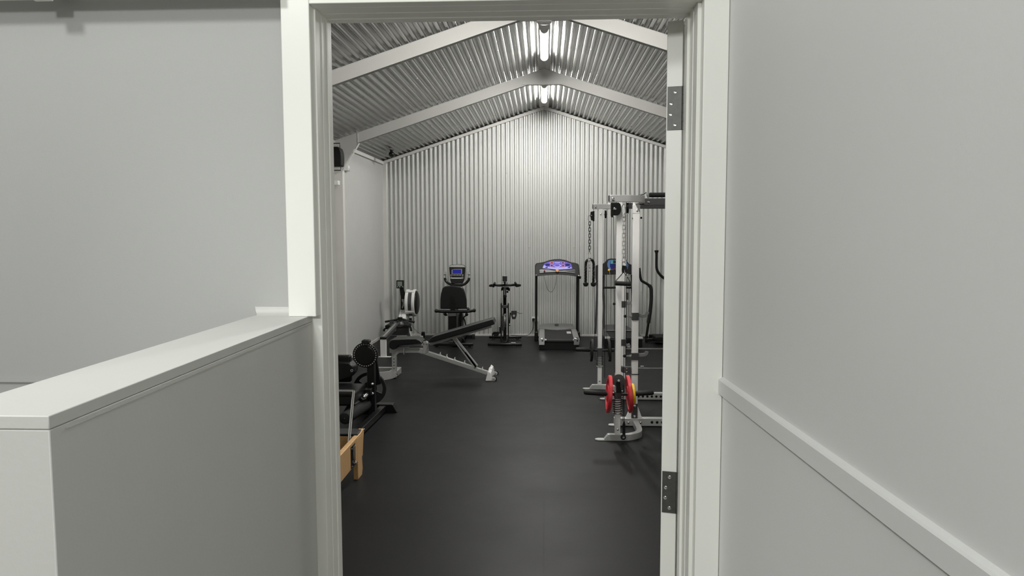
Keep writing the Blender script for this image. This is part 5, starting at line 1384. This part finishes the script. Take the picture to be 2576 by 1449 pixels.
# ------------------------------------------------------------------ small fittings of the room
def fittings():
    Z6 = zm(820, 330, 7.625)
    # speaker on a U bracket by the knee plate
    Y = 9.10
    xs = XL
    c = Z6(215, 480, Y)
    t = thing('wall_speaker', 'black rounded speaker on a bracket high on the left wall beside the door jamb', 'speaker', (XL, Y, c.z))
    xr = Z6(290, 480, Y).x
    zt, zb = Z6(200, 295, Y).z, Z6(200, 672, Y).z
    h = zt-zb
    b = MB(); b.prism([(xr-0.16, Y, zt), (xr-0.045, Y, zt), (xr-0.02, Y, zt-0.02), (xr-0.004, Y, zt-0.07), (xr, Y, zt-h*0.5), (xr-0.001, Y, zt-h*0.75), (xr-0.006, Y, zb+0.01), (xr-0.02, Y, zb), (xr-0.16, Y, zb)], (0, 0.16, 0)); b.build('cabinet', M_plastic, t, bevel=0.012, segs=4)
    b = MB(); b.tube([(XL, Y+0.08, zt+0.05), (xr-0.035, Y+0.08, zt+0.05), (xr-0.035, Y+0.08, zt)], 0.006, 8); b.tube([(XL, Y+0.08, zb-0.045), (xr-0.03, Y+0.08, zb-0.045), (xr-0.03, Y+0.08, zb)], 0.006, 8)
    b.box((XL, Y+0.05, zb-0.06), (XL+0.006, Y+0.11, zt+0.06)); b.build('bracket', M_black, t)
    # motion sensor
    Y = 9.95
    c = ax(874, 424, XL+0.03)
    t = thing('motion_sensor', 'small white box sensor on the left wall below the roof', 'sensor', (XL, c.y, c.z))
    b = MB(); b.box((XL, c.y-0.05, c.z-0.035), (XL+0.055, c.y+0.04, c.z+0.038)); b.build('housing', M_white, t, bevel=0.006)
    b = MB(); b.box((XL+0.053, c.y-0.03, c.z-0.03), (XL+0.060, c.y+0.02, c.z+0.0)); b.box((XL, c.y-0.02, c.z-0.055), (XL+0.03, c.y+0.01, c.z-0.033)); b.build('lens', M_lgrey, t, bevel=0.003)
    # junction box lower on the wall
    c = ax(847, 460, XL+0.08)
    t = thing('wall_bracket', 'small white wall box under the speaker on the left wall', 'bracket', (XL, c.y, c.z))
    b = MB(); b.box((XL, c.y-0.04, c.z-0.028), (XL+0.11, c.y+0.05, c.z+0.028)); b.build('box', M_white, t, bevel=0.004)
    b = MB(); b.box((XL, c.y-0.045, c.z-0.034), (XL+0.004, c.y+0.055, c.z+0.034)); b.build('back_plate', M_white, t)
    # black ball spotlight/camera on the raking trim
    c = at(985, 388, 11.62)
    zr = roof_z(c.x)
    t = thing('dome_camera', 'small black ball camera under the ceiling sheets near the far left corner', 'camera', (c.x, c.y, zr))
    b = MB(); b.ball(c, 0.046, seg=20); b.build('ball', M_black, t)
    b = MB(); b.lathe((c.x, c.y, zr+0.004), (0, 0, -1), [(0.034, 0), (0.034, 0.012), (0.02, 0.02), (0.02, max(0.03, zr-c.z-0.02))], 20); b.build('mount', M_black, t)
    # smoke alarm under the first apex plate
    c = at(1369, 66, 6.63)
    t = thing('smoke_alarm', 'round white smoke alarm under the apex of the first roof frame', 'smoke alarm', (c.x, 6.63, 3.662))
    b = MB(); b.lathe((c.x, 6.63, 3.661), (0, 0, -1), [(0.066, 0), (0.068, 0.008), (0.066, 0.018), (0.05, 0.028), (0.03, 0.031), (0.004, 0.032)], 36); b.build('cover', M_white, t)
    b = MB(); b.lathe((c.x, 6.63, 3.631), (0, 0, -1), [(0.02, 0), (0.019, 0.004), (0.003, 0.005)], 20); b.build('test_button', M_lgrey, t)
    # power outlets and cords on the end wall
    def outlet(u0, v0, u1, v1, label):
        p, q = at(u0, v0, YB-0.02), at(u1, v1, YB-0.02)
        t = thing('power_outlet', label, 'power outlet', ((p.x+q.x)/2, YB, (p.z+q.z)/2), 'white power outlets on the end wall')
        b = MB(); b.box((p.x, YB-0.026, q.z), (q.x, YB-0.006, p.z)); b.build('face_plate', M_white, t, bevel=0.004)
        for f_ in (0.25, 0.75):
            x = p.x+(q.x-p.x)*f_; b = MB(); b.box((x-0.006, YB-0.029, p.z-0.024), (x+0.006, YB-0.025, p.z-0.012)); b.build('switch', M_lgrey, t)
        return t
    outlet(1337.5, 797, 1354.5, 809, 'white double power outlet behind the left post of the violet treadmill')
    outlet(1029.5, 797, 1037.5, 808, 'white power outlet on the end wall beside the rower flywheel')
    def cord(pts, label, plug, r=0.0045):
        t = thing('extension_lead', label, 'power cord', pts[-1])
        b = MB(); b.tube(pts, r, 8, smooth=5); b.build('cable', M_black, t)
        b = MB(); b.box(V(plug)-V((0.022, 0.03, 0.022)), V(plug)+V((0.022, 0.012, 0.022))); b.build('plug', M_rubber, t, bevel=0.008)
    y = 12.30
    cord([at(1342.5, 806, y), at(1342, 815, y), at(1341, 826, y), at(1336, 836, y), at(1329, 842.5, y), at(1315, 844.5, 12.25), at(1284, 843.5, 12.25)], 'black power cord curving from the outlet to the floor beside the violet treadmill', at(1342, 804, 12.34))
    cord([at(1033, 806, y), at(1037, 820, y), at(1044, 829, y), at(1053, 837, y), at(1062, 842, y), at(1075, 843.5, 12.25), at(1095, 844, 12.25)], 'thin black cord running down the end wall from the rower outlet', at(1033, 803, 12.34), 0.003)
    c = at(1064.5, 846.5, 12.22)
    b = MB(); b.box((c.x-0.028, 12.19, 0.0), (c.x+0.028, 12.26, 0.085)); tag(b.build('power_adapter', M_plastic, base=(c.x, 12.22, 0), bevel=0.012), 'black power adapter block on the floor behind the bench', 'adapter')
fittings()
